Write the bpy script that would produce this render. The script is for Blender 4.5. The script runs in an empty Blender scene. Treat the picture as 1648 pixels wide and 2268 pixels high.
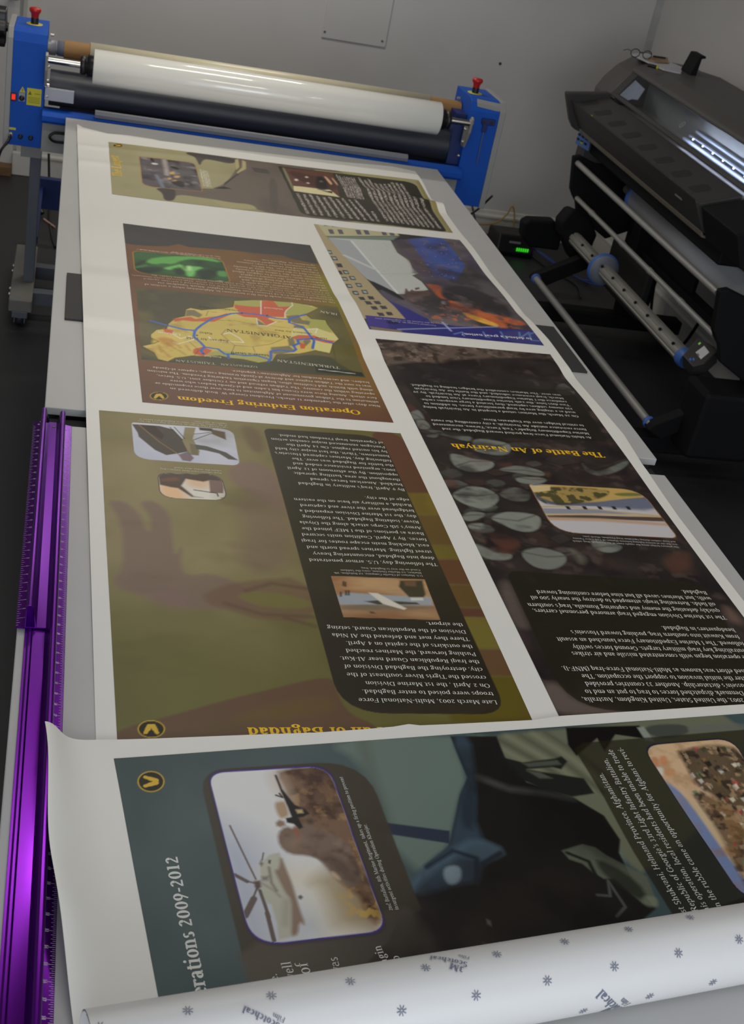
import bpy, bmesh, math, random
import numpy as np
from mathutils import Vector, Matrix

sc = bpy.context.scene
C = sc.collection
PI = math.pi
ZT = 0.85            # height of the table tops above the floor; every z below is measured from the table top

# ------------------------------------------------------------------ camera
def cam_rotation(y, p, r):
    return Matrix.Rotation(y, 3, 'Z') @ Matrix.Rotation(p, 3, 'X') @ Matrix.Rotation(r, 3, 'Z')
FPX = 2864.4
CAM_H = 1.27965
RM = cam_rotation(-0.2883, 1.0643, 0.2131)
cam_data = bpy.data.cameras.new('camera')
cam = bpy.data.objects.new('camera', cam_data)
C.objects.link(cam)
cam.matrix_world = Matrix.Translation((0, 0, ZT + CAM_H)) @ RM.to_4x4()
cam_data.sensor_fit = 'VERTICAL'
cam_data.sensor_height = 23.5
cam_data.lens = 23.5 * FPX / 2268.0
cam_data.clip_start = 0.05
cam_data.dof.use_dof = True
cam_data.dof.focus_distance = 2.2
cam_data.dof.aperture_fstop = 8.0
sc.camera = cam

# ------------------------------------------------------------------ light
sc.view_settings.view_transform = 'Standard'
sc.view_settings.look = 'None'
sc.view_settings.gamma = 1.0
sc.view_settings.use_curve_mapping = False
sc.view_settings.exposure = 0.0
world = bpy.data.worlds.new('world')
sc.world = world
world.use_nodes = True
bg = world.node_tree.nodes['Background']
bg.inputs[0].default_value = (0.80, 0.88, 1.0, 1)
bg.inputs[1].default_value = 1.5

def lamp_or_fill(x, y, sx, sy, watts, col=(1.0, 0.95, 0.86)):
    l = bpy.data.lights.new('lamp_or_fill_light', 'AREA')
    l.shape = 'RECTANGLE'; l.size = sx; l.size_y = sy; l.energy = watts; l.color = col
    o = bpy.data.objects.new('lamp_or_fill_light', l); C.objects.link(o)
    o.location = (x, y, ZT + 1.72)
    return o
lamp_or_fill(0.10, 4.75, 1.2, 0.14, 10)
lamp_or_fill(0.35, 2.9, 1.2, 0.14, 10.5)
lamp_or_fill(2.35, 1.7, 0.14, 1.2, 5.5)  # added fill to brighten the floor on the right
lamp_or_fill(0.9, 0.3, 1.6, 0.8, 4.8, (0.93, 0.96, 1.0))  # added cool overhead fill for the near sheet and roll, without a fitting
lamp_or_fill(0.7, 6.0, 1.2, 0.14, 14)  # fill light added close to the back wall to lift its tone
def window_light(x, y, z, w, h, watts, aim):
    l = bpy.data.lights.new('window_daylight', 'AREA'); l.shape = 'RECTANGLE'; l.size = w; l.size_y = h; l.energy = watts; l.color = (0.90, 0.95, 1.0)
    o = bpy.data.objects.new('window_daylight', l); C.objects.link(o); o.location = (x, y, ZT + z)
    o.rotation_euler = (Vector(aim) - Vector((x, y, z))).to_track_quat('-Z', 'Y').to_euler()
window_light(0.3, -2.1, 0.85, 2.4, 1.3, 42, (0.5, 7.0, 0.4))

# ------------------------------------------------------------------ survey helpers (plan positions read off a flat plane)
RN = np.array([[RM[i][j] for j in range(3)] for i in range(3)])
def _ray(u, v):
    d = np.array([(u - 824.0) / FPX, -(v - 1134.0) / FPX, -1.0])
    return RN @ d
def T(u, v, z=0.004):
    d = _ray(u, v); t = (z - CAM_H) / d[2]
    return (d[0] * t, d[1] * t)
def AY(u, v, y):
    d = _ray(u, v); t = y / d[1]
    return (d[0] * t, y, CAM_H + d[2] * t)

def PH(u, v, p0, n):
    d = _ray(u, v); n = np.array(n); c = np.array([0, 0, CAM_H]); t = ((np.array(p0)-c) @ n)/(d @ n)
    return c + d*t

# ------------------------------------------------------------------ materials
def s2l(c):
    c = np.asarray(c, float) / 255.0
    return np.where(c <= 0.04045, c / 12.92, ((c + 0.055) / 1.055) ** 2.4)
MATS = {}
def mat(name, rgb, rough=0.5, metal=0.0, var=0.06, scale=30.0, bump=0.0, emit=0.0, spec=0.5, coat=0.0, aniso=0.0):
    if name in MATS: return MATS[name]
    m = bpy.data.materials.new(name); m.use_nodes = True
    nt = m.node_tree; b = nt.nodes['Principled BSDF']
    c = s2l(rgb)
    tc = nt.nodes.new('ShaderNodeTexCoord'); nz = nt.nodes.new('ShaderNodeTexNoise')
    nz.inputs['Scale'].default_value = scale; nz.inputs['Detail'].default_value = 4
    nt.links.new(tc.outputs['Object'], nz.inputs['Vector'])
    rp = nt.nodes.new('ShaderNodeValToRGB')
    rp.color_ramp.elements[0].position = 0.3; rp.color_ramp.elements[1].position = 0.7
    rp.color_ramp.elements[0].color = (*(c * (1 - var)), 1); rp.color_ramp.elements[1].color = (*np.minimum(c * (1 + var), 1), 1)
    nt.links.new(nz.outputs['Fac'], rp.inputs['Fac']); nt.links.new(rp.outputs['Color'], b.inputs['Base Color'])
    b.inputs['Roughness'].default_value = rough; b.inputs['Metallic'].default_value = metal
    b.inputs['Specular IOR Level'].default_value = spec; b.inputs['Coat Weight'].default_value = coat
    if aniso: b.inputs['Anisotropic'].default_value = aniso
    if bump:
        bp = nt.nodes.new('ShaderNodeBump'); bp.inputs['Strength'].default_value = bump; bp.inputs['Distance'].default_value = 0.002
        nt.links.new(nz.outputs['Fac'], bp.inputs['Height']); nt.links.new(bp.outputs['Normal'], b.inputs['Normal'])
    if emit:
        b.inputs['Emission Color'].default_value = (*c, 1); b.inputs['Emission Strength'].default_value = emit
    MATS[name] = m
    return m
def print_mat(name, rough, spec, bump=0.0):
    m = bpy.data.materials.new(name); m.use_nodes = True
    nt = m.node_tree; b = nt.nodes['Principled BSDF']
    a = nt.nodes.new('ShaderNodeAttribute'); a.attribute_name = 'Col'
    nt.links.new(a.outputs['Color'], b.inputs['Base Color'])
    b.inputs['Roughness'].default_value = rough; b.inputs['Specular IOR Level'].default_value = spec
    return m

# ------------------------------------------------------------------ mesh builder
class MB:
    def __init__(s): s.v = []; s.f = []; s.sm = []
    def add(s, vs, fs, smooth=False):
        o = len(s.v); s.v += [tuple(map(float, p)) for p in vs]
        s.f += [tuple(i + o for i in f) for f in fs]; s.sm += [smooth] * len(fs); return s
    def box(s, x0, x1, y0, y1, z0, z1):
        return s.add([(x0,y0,z0),(x1,y0,z0),(x1,y1,z0),(x0,y1,z0),(x0,y0,z1),(x1,y0,z1),(x1,y1,z1),(x0,y1,z1)],
                     [(0,3,2,1),(4,5,6,7),(0,1,5,4),(1,2,6,5),(2,3,7,6),(3,0,4,7)])
    def prism(s, prof, fn0, fn1, smooth=False):
        n = len(prof)
        return s.add([fn0(p) for p in prof] + [fn1(p) for p in prof],
                     [(i, (i+1) % n, n + (i+1) % n, n + i) for i in range(n)] + [tuple(range(n))[::-1], tuple(range(n, 2*n))], smooth)
    def prism_y(s, prof, y0, y1):  return s.prism(prof, lambda p: (p[0], y0, p[1]), lambda p: (p[0], y1, p[1]))
    def prism_x(s, prof, x0, x1):  return s.prism(prof, lambda p: (x0, p[0], p[1]), lambda p: (x1, p[0], p[1]))
    def prism_z(s, prof, z0, z1):  return s.prism(prof, lambda p: (p[0], p[1], z0), lambda p: (p[0], p[1], z1))
    def lathe(s, o, axis, prof, n=32, cap=True):
        # prof: list of (distance along axis, radius)
        a = Vector(axis).normalized(); o = Vector(o)
        u = a.orthogonal().normalized(); w = a.cross(u)
        vs = []; fs = []
        for (d, r) in prof:
            for k in range(n):
                t = 2 * PI * k / n
                vs.append(o + a * d + (u * math.cos(t) + w * math.sin(t)) * r)
        for i in range(len(prof) - 1):
            for k in range(n):
                k2 = (k + 1) % n
                fs.append((i*n + k, i*n + k2, (i+1)*n + k2, (i+1)*n + k))
        s.add(vs, fs, True)
        if cap:
            m = len(prof) - 1
            s.add([vs[k] for k in range(n)], [tuple(range(n))[::-1]])
            s.add([vs[m*n + k] for k in range(n)], [tuple(range(n))])
        return s
    def tube(s, p0, p1, r, n=20, cap=True):
        p0 = Vector(p0); p1 = Vector(p1)
        return s.lathe(p0, p1 - p0, [(0, r), ((p1 - p0).length, r)], n, cap)
    def path(s, pts, r, n=8, sub=6):
        P = [Vector(p) for p in pts]; Q = []
        for i in range(len(P) - 1):
            a = P[max(i-1, 0)]; b = P[i]; c = P[i+1]; d = P[min(i+2, len(P)-1)]
            for k in range(sub):
                t = k / sub
                Q.append(0.5 * ((2*b) + (c-a)*t + (2*a-5*b+4*c-d)*t*t + (3*b-a-3*c+d)*t**3))
        Q.append(P[-1]); vs = []; fs = []; up = None
        for i, q in enumerate(Q):
            tg = (Q[min(i+1, len(Q)-1)] - Q[max(i-1, 0)]).normalized()
            if up is None: up = tg.orthogonal().normalized()
            up = (up - tg * up.dot(tg)).normalized(); w = tg.cross(up)
            for k in range(n):
                t = 2*PI*k/n; vs.append(q + (up*math.cos(t) + w*math.sin(t))*r)
        for i in range(len(Q) - 1):
            for k in range(n):
                fs.append((i*n+k, i*n+(k+1)%n, (i+1)*n+(k+1)%n, (i+1)*n+k))
        s.add(vs, fs, True); m = len(Q)-1
        s.add([vs[k] for k in range(n)], [tuple(range(n))[::-1]]); s.add([vs[m*n+k] for k in range(n)], [tuple(range(n))])
        return s
    def sphere(s, c, r, n=16, sz=1.0):
        prof = [(-r*sz*math.cos(PI*i/8), max(r*math.sin(PI*i/8), 1e-5)) for i in range(9)]
        return s.lathe(c, (0,0,1), prof, n, False)
    def build(s, name, m, parent=None, bevel=0.0, seg=2):
        V = np.array(s.v); V[:, 2] += ZT
        if parent is not None:
            org = np.array(parent['_org'])
            if parent.get('_abs') is not None: pass
        else:
            org = np.array([(V[:,0].min()+V[:,0].max())/2, (V[:,1].min()+V[:,1].max())/2, V[:,2].min()])
        me = bpy.data.meshes.new(name)
        me.from_pydata((V - org).tolist(), [], s.f)
        me.polygons.foreach_set('use_smooth', s.sm)
        me.validate(); me.update()
        bm = bmesh.new(); bm.from_mesh(me)
        if not any(s.sm): bmesh.ops.recalc_face_normals(bm, faces=bm.faces)
        bm.to_mesh(me); bm.free()
        me.materials.append(m)
        o = bpy.data.objects.new(name, me); C.objects.link(o)
        if parent is not None: o.parent = parent
        else: o.location = org
        o['_org'] = org.tolist()
        if bevel:
            bv = o.modifiers.new('bevel', 'BEVEL'); bv.width = bevel; bv.segments = seg; bv.limit_method = 'ANGLE'; bv.angle_limit = 0.6
        return o
def build_sub(mb, name, m, parent, bevel=0.0):
    # a sub-part: the parent part is a mesh whose own origin equals its thing's origin
    return mb.build(name, m, parent, bevel)
def thing(name, label, cat, loc, group=None):
    o = bpy.data.objects.new(name, None); C.objects.link(o)
    o.empty_display_size = 0.1
    o.location = (loc[0], loc[1], loc[2] + ZT); o['_org'] = [loc[0], loc[1], loc[2] + ZT]
    o['label'] = label; o['category'] = cat
    if group: o['group'] = group
    return o
def tag(o, label, cat, group=None, kind=None):
    o['label'] = label; o['category'] = cat
    if group: o['group'] = group
    if kind: o['kind'] = kind
    return o
def struct(o): o['kind'] = 'structure'; return o
# ================================================================== the printing toolkit: a painter for the sheet graphics
SHEET_K = 0.66      # how bright the paper white reads; printed colours are given as seen under the room light
def ink(rgb):
    return np.clip((s2l(rgb) - 0.007) / SHEET_K, 0.001, 0.95)
PAPER = ink((196, 194, 189))

def vnoise(x, y, seed=0):
    xi = np.floor(x).astype(np.int64); yi = np.floor(y).astype(np.int64)
    fx = x - xi; fy = y - yi
    fx = fx*fx*(3-2*fx); fy = fy*fy*(3-2*fy)
    def h(a, b):
        n = (a * 374761393 + b * 668265263 + seed * 2147483647) & 0xffffffff
        n = ((n ^ (n >> 13)) * 1274126177) & 0xffffffff
        return ((n ^ (n >> 16)) & 0xffff) / 65535.0
    return (h(xi,yi)*(1-fx)+h(xi+1,yi)*fx)*(1-fy) + (h(xi,yi+1)*(1-fx)+h(xi+1,yi+1)*fx)*fy
def fbm(x, y, seed=0, o=4):
    s = 0; a = 0.5; t = 0
    for k in range(o):
        s = s + a * vnoise(x * 2**k, y * 2**k, seed + k * 17); t += a; a *= 0.5
    return s / t

def B(p, z=0.004): return np.array(T(p[0], p[1], z))
def BL(pts): return [B(p) for p in pts]
def q(sc_, ox, oy, pts): return [(ox + x / sc_, oy + y / sc_) for x, y in pts]

def chaikin(P, n=2):
    P = np.array(P, float)
    for _ in range(n):
        Q = np.roll(P, -1, 0); P = np.stack([.75*P+.25*Q, .25*P+.75*Q], 1).reshape(-1, 2)
    return P
class Panel:
    """a printed picture on a sheet: a fine grid whose vertices carry the ink colour"""
    def __init__(s, quad, res, base, world_quad=False):
        a, b, c, d = [np.array(p) for p in (quad if world_quad else BL(quad))]   # far-left, far-right, near-right, near-left
        nu = int(max(np.linalg.norm(b-a), np.linalg.norm(c-d)) / res[0]) + 1
        nv = int(max(np.linalg.norm(d-a), np.linalg.norm(c-b)) / res[1]) + 1
        U, V = np.meshgrid(np.linspace(0,1,nu), np.linspace(0,1,nv))
        s.nu, s.nv = nu, nv; s.U, s.V = U.ravel(), V.ravel()
        P = (a*(1-s.U)[:,None]+b*s.U[:,None])*(1-s.V)[:,None] + (d*(1-s.U)[:,None]+c*s.U[:,None])*s.V[:,None]
        s.X, s.Y = P[:,0], P[:,1]
        s.col = np.tile(ink(base), (len(s.X), 1))
    def blend(s, idx, a, rgb, raw=False):
        c = rgb if raw else ink(rgb)
        s.col[idx] = s.col[idx]*(1-a[:,None]) + c*a[:,None]
    def wpoly(s, P, rgb, soft=0.0015, a=1.0, tex=None, clip=None):
        P = np.array(P); m = soft + 0.002
        idx = np.where((s.X>P[:,0].min()-m)&(s.X<P[:,0].max()+m)&(s.Y>P[:,1].min()-m)&(s.Y<P[:,1].max()+m))[0]
        if len(idx) == 0: return
        x, y = s.X[idx], s.Y[idx]
        ins = np.zeros(len(idx), bool); d2 = np.full(len(idx), 1e9)
        for i in range(len(P)):
            x0,y0 = P[i]; x1,y1 = P[(i+1)%len(P)]
            c = ((y0>y) != (y1>y))
            if y1 != y0: ins ^= c & (x < (x1-x0)*(y-y0)/(y1-y0)+x0)
            dx,dy = x1-x0,y1-y0; L = dx*dx+dy*dy+1e-12
            t = np.clip(((x-x0)*dx+(y-y0)*dy)/L,0,1)
            d2 = np.minimum(d2, (x-x0-t*dx)**2+(y-y0-t*dy)**2)
        sd = np.sqrt(d2)*np.where(ins,1,-1)
        al = np.clip(0.5+sd/soft,0,1)*a
        if tex is not None: al = al*tex(x,y)
        if clip is not None: al = al*clip[idx]
        s.blend(idx, al, rgb)
    def poly(s, pts, rgb, soft=0.0015, a=1.0, tex=None, clip=None):
        P = BL(pts)
        if soft > 0.0055: P = chaikin(P, 2 if soft in (.006, .02) and len(P) < 14 else 1)
        s.wpoly(P, rgb, soft, a, tex, clip)
    def mask(s, P, soft=0.0015):
        keep = s.col.copy(); s.col[:] = 0; s.wpoly_raw(P, soft); m = s.col[:,0].copy(); s.col = keep; return m
    def wpoly_raw(s, P, soft):
        P = np.array(P); x, y = s.X, s.Y
        ins = np.zeros(len(x), bool); d2 = np.full(len(x), 1e9)
        for i in range(len(P)):
            x0,y0 = P[i]; x1,y1 = P[(i+1)%len(P)]
            c = ((y0>y) != (y1>y))
            if y1 != y0: ins ^= c & (x < (x1-x0)*(y-y0)/(y1-y0)+x0)
            dx,dy = x1-x0,y1-y0; L = dx*dx+dy*dy+1e-12
            t = np.clip(((x-x0)*dx+(y-y0)*dy)/L,0,1)
            d2 = np.minimum(d2, (x-x0-t*dx)**2+(y-y0-t*dy)**2)
        s.col[:,0] = np.clip(0.5+np.sqrt(d2)*np.where(ins,1,-1)/soft,0,1)
    def wline(s, P, w, rgb, soft=0.0012, a=1.0, tex=None, clip=None):
        P = np.array(P); m = w+soft+0.002
        idx = np.where((s.X>P[:,0].min()-m)&(s.X<P[:,0].max()+m)&(s.Y>P[:,1].min()-m)&(s.Y<P[:,1].max()+m))[0]
        if len(idx)==0: return
        x,y = s.X[idx],s.Y[idx]; d2 = np.full(len(idx),1e9)
        for i in range(len(P)-1):
            x0,y0 = P[i]; x1,y1 = P[i+1]; dx,dy=x1-x0,y1-y0; L=dx*dx+dy*dy+1e-12
            t=np.clip(((x-x0)*dx+(y-y0)*dy)/L,0,1); d2=np.minimum(d2,(x-x0-t*dx)**2+(y-y0-t*dy)**2)
        al=np.clip(0.5+(w/2-np.sqrt(d2))/soft,0,1)*a
        if tex is not None: al=al*tex(x,y)
        if clip is not None: al = al*clip[idx]
        s.blend(idx,al,rgb)
    def line(s, pts, w, rgb, soft=0.0012, a=1.0, tex=None, clip=None): s.wline(BL(pts), w, rgb, soft, a, tex, clip)
    def noise(s, rgb, scale, amt, seed, lo=0.45, hi=0.75, sx=1.0, clip=None):
        n = fbm(s.X*scale*sx, s.Y*scale, seed)
        al = np.clip((n-lo)/(hi-lo),0,1)*amt
        if clip is not None: al = al*clip
        s.blend(np.arange(len(s.X)), al, rgb)
    def grad(s, p0, p1, rgb, a=1.0, clip=None):
        p0,p1 = B(p0),B(p1); d=p1-p0
        t=np.clip(((s.X-p0[0])*d[0]+(s.Y-p0[1])*d[1])/(d@d),0,1)*a
        if clip is not None: t = t*clip
        s.blend(np.arange(len(s.X)), t, rgb)
    def scribble(s, p0, p1, w, rgb, seed, a=0.9):
        # unreadable lettering too small to make out: a broken, ragged stroke
        A_, B_ = B(p0), B(p1)
        s.wline([A_, B_], w, rgb, 0.0012, a, lambda x, y: np.clip((vnoise(x*420, y*420, seed)-0.25)*2.2, 0, 1))
def rrect(quad, r, n=6, world=False):
    """rounded rectangle through four corners; r may be one radius or four, in metres"""
    Q = [np.array(p) for p in (quad if world else BL(quad))]
    rs = r if isinstance(r, (list, tuple)) else [r]*4
    out = []
    for i in range(4):
        p, c, nx = Q[i-1], Q[i], Q[(i+1)%4]
        e0 = (p-c)/np.linalg.norm(p-c); e1 = (nx-c)/np.linalg.norm(nx-c)
        a, b = c+e0*rs[i], c+e1*rs[i]
        for k in range(n+1):
            t = k/n; t = t*t*(3-2*t)*0.35 + t*0.65
            w = 0.42
            # quadratic curve pulled towards the corner
            out.append((1-t)**2*a + 2*t*(1-t)*(c*(1-w*0.15)+(a+b)/2*w*0.15) + t*t*b)
    return out

# ------------------------------------------------------------------ a small serif alphabet, drawn from stems, bowls and serifs
S = 0.088; H = 0.036
def st(x, y0, y1, f=''): return ('s', x, y0, y1, f)
def ri(cx, cy, rx, ry, a0=0, a1=360): return ('o', cx, cy, rx, ry, a0, a1)
def ln(x0, y0, x1, y1, w=None): return ('l', x0, y0, x1, y1, w)
GL = {
'a': (.45, [st(.31,.02,.33), ri(.20,.33,.155,.135,5,165), ri(.19,.135,.155,.14), ln(.31,.02,.41,.02,H)]),
'b': (.51, [st(.12,0,.70,'l'), ri(.27,.23,.20,.24)]),
'c': (.42, [ri(.24,.23,.20,.24,45,315)]),
'd': (.52, [st(.38,0,.70,'l'), ri(.24,.23,.20,.24), ln(.38,.02,.49,.02,H)]),
'e': (.44, [ri(.23,.23,.19,.24,0,318), ln(.06,.25,.41,.25,H)]),
'f': (.31, [st(.14,0,.56,'b'), ri(.25,.56,.155,.15,55,180), ln(.03,.44,.29,.44,H)]),
'g': (.47, [ri(.22,.30,.16,.165), ri(.22,-.09,.19,.13), ln(.11,.16,.13,.04,.05), ln(.34,.42,.45,.45,.045)]),
'h': (.53, [st(.12,0,.70,'lb'), ri(.26,.28,.17,.18,0,140), st(.39,0,.29,'b')]),
'i': (.27, [st(.13,0,.46,'lb'), ('d',.13,.63,.055)]),
'j': (.26, [st(.14,-.08,.46,'l'), ri(.04,-.08,.145,.14,250,360), ('d',.14,.63,.055)]),
'k': (.52, [st(.12,0,.70,'lb'), ln(.16,.20,.40,.44,H), ln(.22,.26,.43,.02,.09), ln(.33,.015,.51,.015,H), ln(.32,.445,.46,.445,H)]),
'l': (.27, [st(.13,0,.70,'lb')]),
'm': (.80, [st(.12,0,.46,'lb'), ri(.25,.28,.16,.18,0,140), st(.38,0,.29,'b'), ri(.52,.28,.16,.18,0,140), st(.65,0,.29,'b')]),
'n': (.54, [st(.12,0,.46,'lb'), ri(.26,.28,.17,.18,0,140), st(.39,0,.29,'b')]),
'o': (.48, [ri(.24,.23,.20,.24)]),
'p': (.52, [st(.12,-.20,.46,'lb'), ri(.28,.23,.20,.24)]),
'q': (.51, [st(.38,-.20,.46,'b'), ri(.24,.23,.20,.24)]),
'r': (.38, [st(.12,0,.46,'lb'), ri(.27,.30,.17,.16,50,150), ('d',.33,.39,.05)]),
's': (.37, [ri(.18,.34,.13,.125,30,250), ri(.18,.12,.145,.13,-150,90)]),
't': (.32, [st(.13,.06,.58), ln(.02,.44,.29,.44,H), ri(.24,.10,.155,.11,180,300)]),
'u': (.53, [st(.12,.16,.46,'l'), ri(.25,.17,.17,.18,180,320), st(.39,0,.46,'l'), ln(.39,.02,.49,.02,H)]),
'v': (.49, [ln(.07,.45,.25,0,.085), ln(.25,0,.42,.45,H), ln(0,.445,.16,.445,H), ln(.33,.445,.49,.445,H)]),
'w': (.72, [ln(.07,.45,.22,0,.08), ln(.22,0,.36,.45,H), ln(.36,.45,.51,0,.08), ln(.51,0,.66,.45,H), ln(0,.445,.16,.445,H), ln(.57,.445,.72,.445,H)]),
'x': (.48, [ln(.08,.45,.40,0,.085), ln(.40,.45,.08,0,H), ln(0,.445,.18,.445,H), ln(.31,.445,.46,.445,H), ln(0,.015,.16,.015,H), ln(.30,.015,.48,.015,H)]),
'y': (.48, [ln(.07,.45,.25,0,.085), ln(.42,.45,.16,-.20,H), ('d',.12,-.17,.05), ln(0,.445,.16,.445,H), ln(.33,.445,.48,.445,H)]),
'z': (.42, [ln(.04,.445,.38,.445,H), ln(.35,.43,.07,.03,.085), ln(.04,.015,.39,.015,H)]),
'A': (.68, [ln(.12,.0,.33,.66,H), ln(.33,.67,.56,0,.10), ln(.20,.22,.47,.22,H), ln(.02,.015,.22,.015,H), ln(.45,.015,.67,.015,H)]),
'B': (.60, [st(.15,0,.66,'qQ'), ri(.28,.49,.22,.175,-90,90), ri(.29,.17,.26,.18,-90,90), ln(.1,.645,.30,.645,H), ln(.1,.33,.30,.33,H), ln(.1,.015,.30,.015,H)]),
'C': (.64, [ri(.35,.33,.31,.345,42,318), ln(.58,.45,.58,.62,H)]),
'D': (.70, [st(.15,0,.66,'qQ'), ri(.32,.33,.33,.33,-90,90), ln(.1,.645,.34,.645,H), ln(.1,.015,.34,.015,H)]),
'E': (.58, [st(.15,0,.66,'qQ'), ln(.1,.645,.53,.645,H), ln(.15,.34,.42,.34,H), ln(.1,.015,.55,.015,H), ln(.53,.53,.53,.66,H), ln(.55,0,.55,.15,H), ln(.42,.26,.42,.42,H)]),
'F': (.55, [st(.15,0,.66,'bQ'), ln(.1,.645,.53,.645,H), ln(.15,.34,.42,.34,H), ln(.53,.53,.53,.66,H), ln(.42,.26,.42,.42,H)]),
'G': (.70, [ri(.35,.33,.31,.345,42,330), st(.58,.05,.28), ln(.45,.285,.68,.285,H), ln(.59,.45,.59,.62,H)]),
'H': (.72, [st(.15,0,.66,'bt'), st(.57,0,.66,'bt'), ln(.15,.34,.57,.34,H)]),
'I': (.32, [st(.16,0,.66,'bt')]),
'J': (.36, [st(.20,.06,.66,'t'), ri(.09,.06,.155,.2,230,360)]),
'K': (.68, [st(.15,0,.66,'bt'), ln(.18,.26,.52,.63,H), ln(.30,.36,.58,.02,.10), ln(.47,.015,.67,.015,H), ln(.42,.645,.62,.645,H)]),
'L': (.56, [st(.15,0,.66,'tq'), ln(.1,.015,.53,.015,H), ln(.53,0,.53,.17,H)]),
'M': (.84, [ln(.13,0,.15,.66,H), ln(.16,.66,.41,.05,.10), ln(.41,.03,.66,.66,H), st(.69,0,.66,'bt'), ln(.04,.015,.23,.015,H), ln(.06,.645,.2,.645,H)]),
'N': (.71, [ln(.13,0,.13,.66,H), ln(.13,.66,.57,.03,.10), ln(.58,0,.58,.66,H), ln(.04,.015,.23,.015,H), ln(.48,.645,.68,.645,H), ln(.05,.645,.18,.645,H)]),
'O': (.70, [ri(.35,.33,.32,.345)]),
'P': (.57, [st(.15,0,.66,'bQ'), ri(.29,.47,.23,.19,-90,90), ln(.1,.645,.30,.645,H), ln(.15,.295,.30,.295,H)]),
'Q': (.70, [ri(.35,.33,.32,.345), ln(.33,-.01,.62,-.14,.07)]),
'R': (.64, [st(.15,0,.66,'bQ'), ri(.29,.49,.22,.17,-90,90), ln(.1,.645,.30,.645,H), ln(.15,.325,.30,.325,H), ln(.31,.33,.54,.02,.10), ln(.50,.015,.63,.015,H)]),
'S': (.50, [ri(.25,.49,.19,.18,25,250), ri(.25,.17,.20,.18,-155,90)]),
'T': (.60, [st(.30,0,.66,'b'), ln(.03,.645,.57,.645,H), ln(.04,.50,.04,.66,H), ln(.56,.50,.56,.66,H)]),
'U': (.70, [st(.15,.24,.66,'t'), ri(.35,.24,.245,.25,180,360), ln(.58,.24,.58,.66,H), ln(.48,.645,.68,.645,H)]),
'V': (.66, [ln(.10,.66,.34,0,.10), ln(.34,0,.57,.66,H), ln(0,.645,.22,.645,H), ln(.46,.645,.66,.645,H)]),
'W': (.94, [ln(.10,.66,.30,0,.10), ln(.30,0,.47,.62,H), ln(.47,.66,.66,0,.10), ln(.66,0,.85,.66,H), ln(0,.645,.22,.645,H), ln(.74,.645,.94,.645,H)]),
'Y': (.62, [ln(.08,.65,.31,.30,.095), ln(.31,.30,.54,.65,H), st(.31,0,.33,'b'), ln(0,.645,.19,.645,H), ln(.44,.645,.62,.645,H)]),
'Z': (.60, [ln(.05,.645,.54,.645,H), ln(.50,.63,.09,.03,.10), ln(.05,.015,.55,.015,H)]),
'0': (.48, [ri(.24,.27,.20,.28)]), '1': (.40, [st(.20,0,.54,'lb')]),
'2': (.45, [ri(.21,.39,.16,.15,-20,165), ln(.33,.33,.07,.03,.06), ln(.05,.03,.40,.03,.06)]),
'3': (.44, [ri(.20,.39,.15,.14,-80,150), ri(.20,.12,.17,.17,-150,85)]),
'4': (.48, [st(.31,-.08,.54), ln(.30,.53,.05,.10,H), ln(.04,.11,.44,.11,H)]),
'5': (.43, [ri(.18,.14,.19,.19,-150,100), ln(.10,.30,.12,.54,H), ln(.11,.52,.36,.52,.06)]),
'6': (.48, [ri(.25,.19,.19,.20), ln(.09,.22,.33,.62,.06)]), '7': (.44, [ln(.04,.50,.40,.50,.07), ln(.38,.50,.14,-.1,.07)]),
'8': (.48, [ri(.24,.46,.15,.14), ri(.24,.17,.19,.18)]), '9': (.48, [ri(.23,.34,.19,.20), ln(.39,.31,.15,-.09,.06)]),
'.': (.22, [('d',.11,.05,.055)]), ',': (.22, [('d',.11,.05,.055), ln(.14,.04,.08,-.12,.04)]),
"'": (.18, [ln(.09,.68,.09,.50,.06)]), '"': (.30, [ln(.09,.68,.07,.50,.06), ln(.20,.68,.18,.50,.06)]),
'-': (.30, [ln(.04,.22,.26,.22,.055)]), '(': (.30, [ri(.32,.26,.24,.45,120,240)]), ')': (.30, [ri(-.02,.26,.24,.45,-60,60)]),
'/': (.34, [ln(.03,-.1,.31,.70,.045)]), ' ': (.235, []),
}
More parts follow.
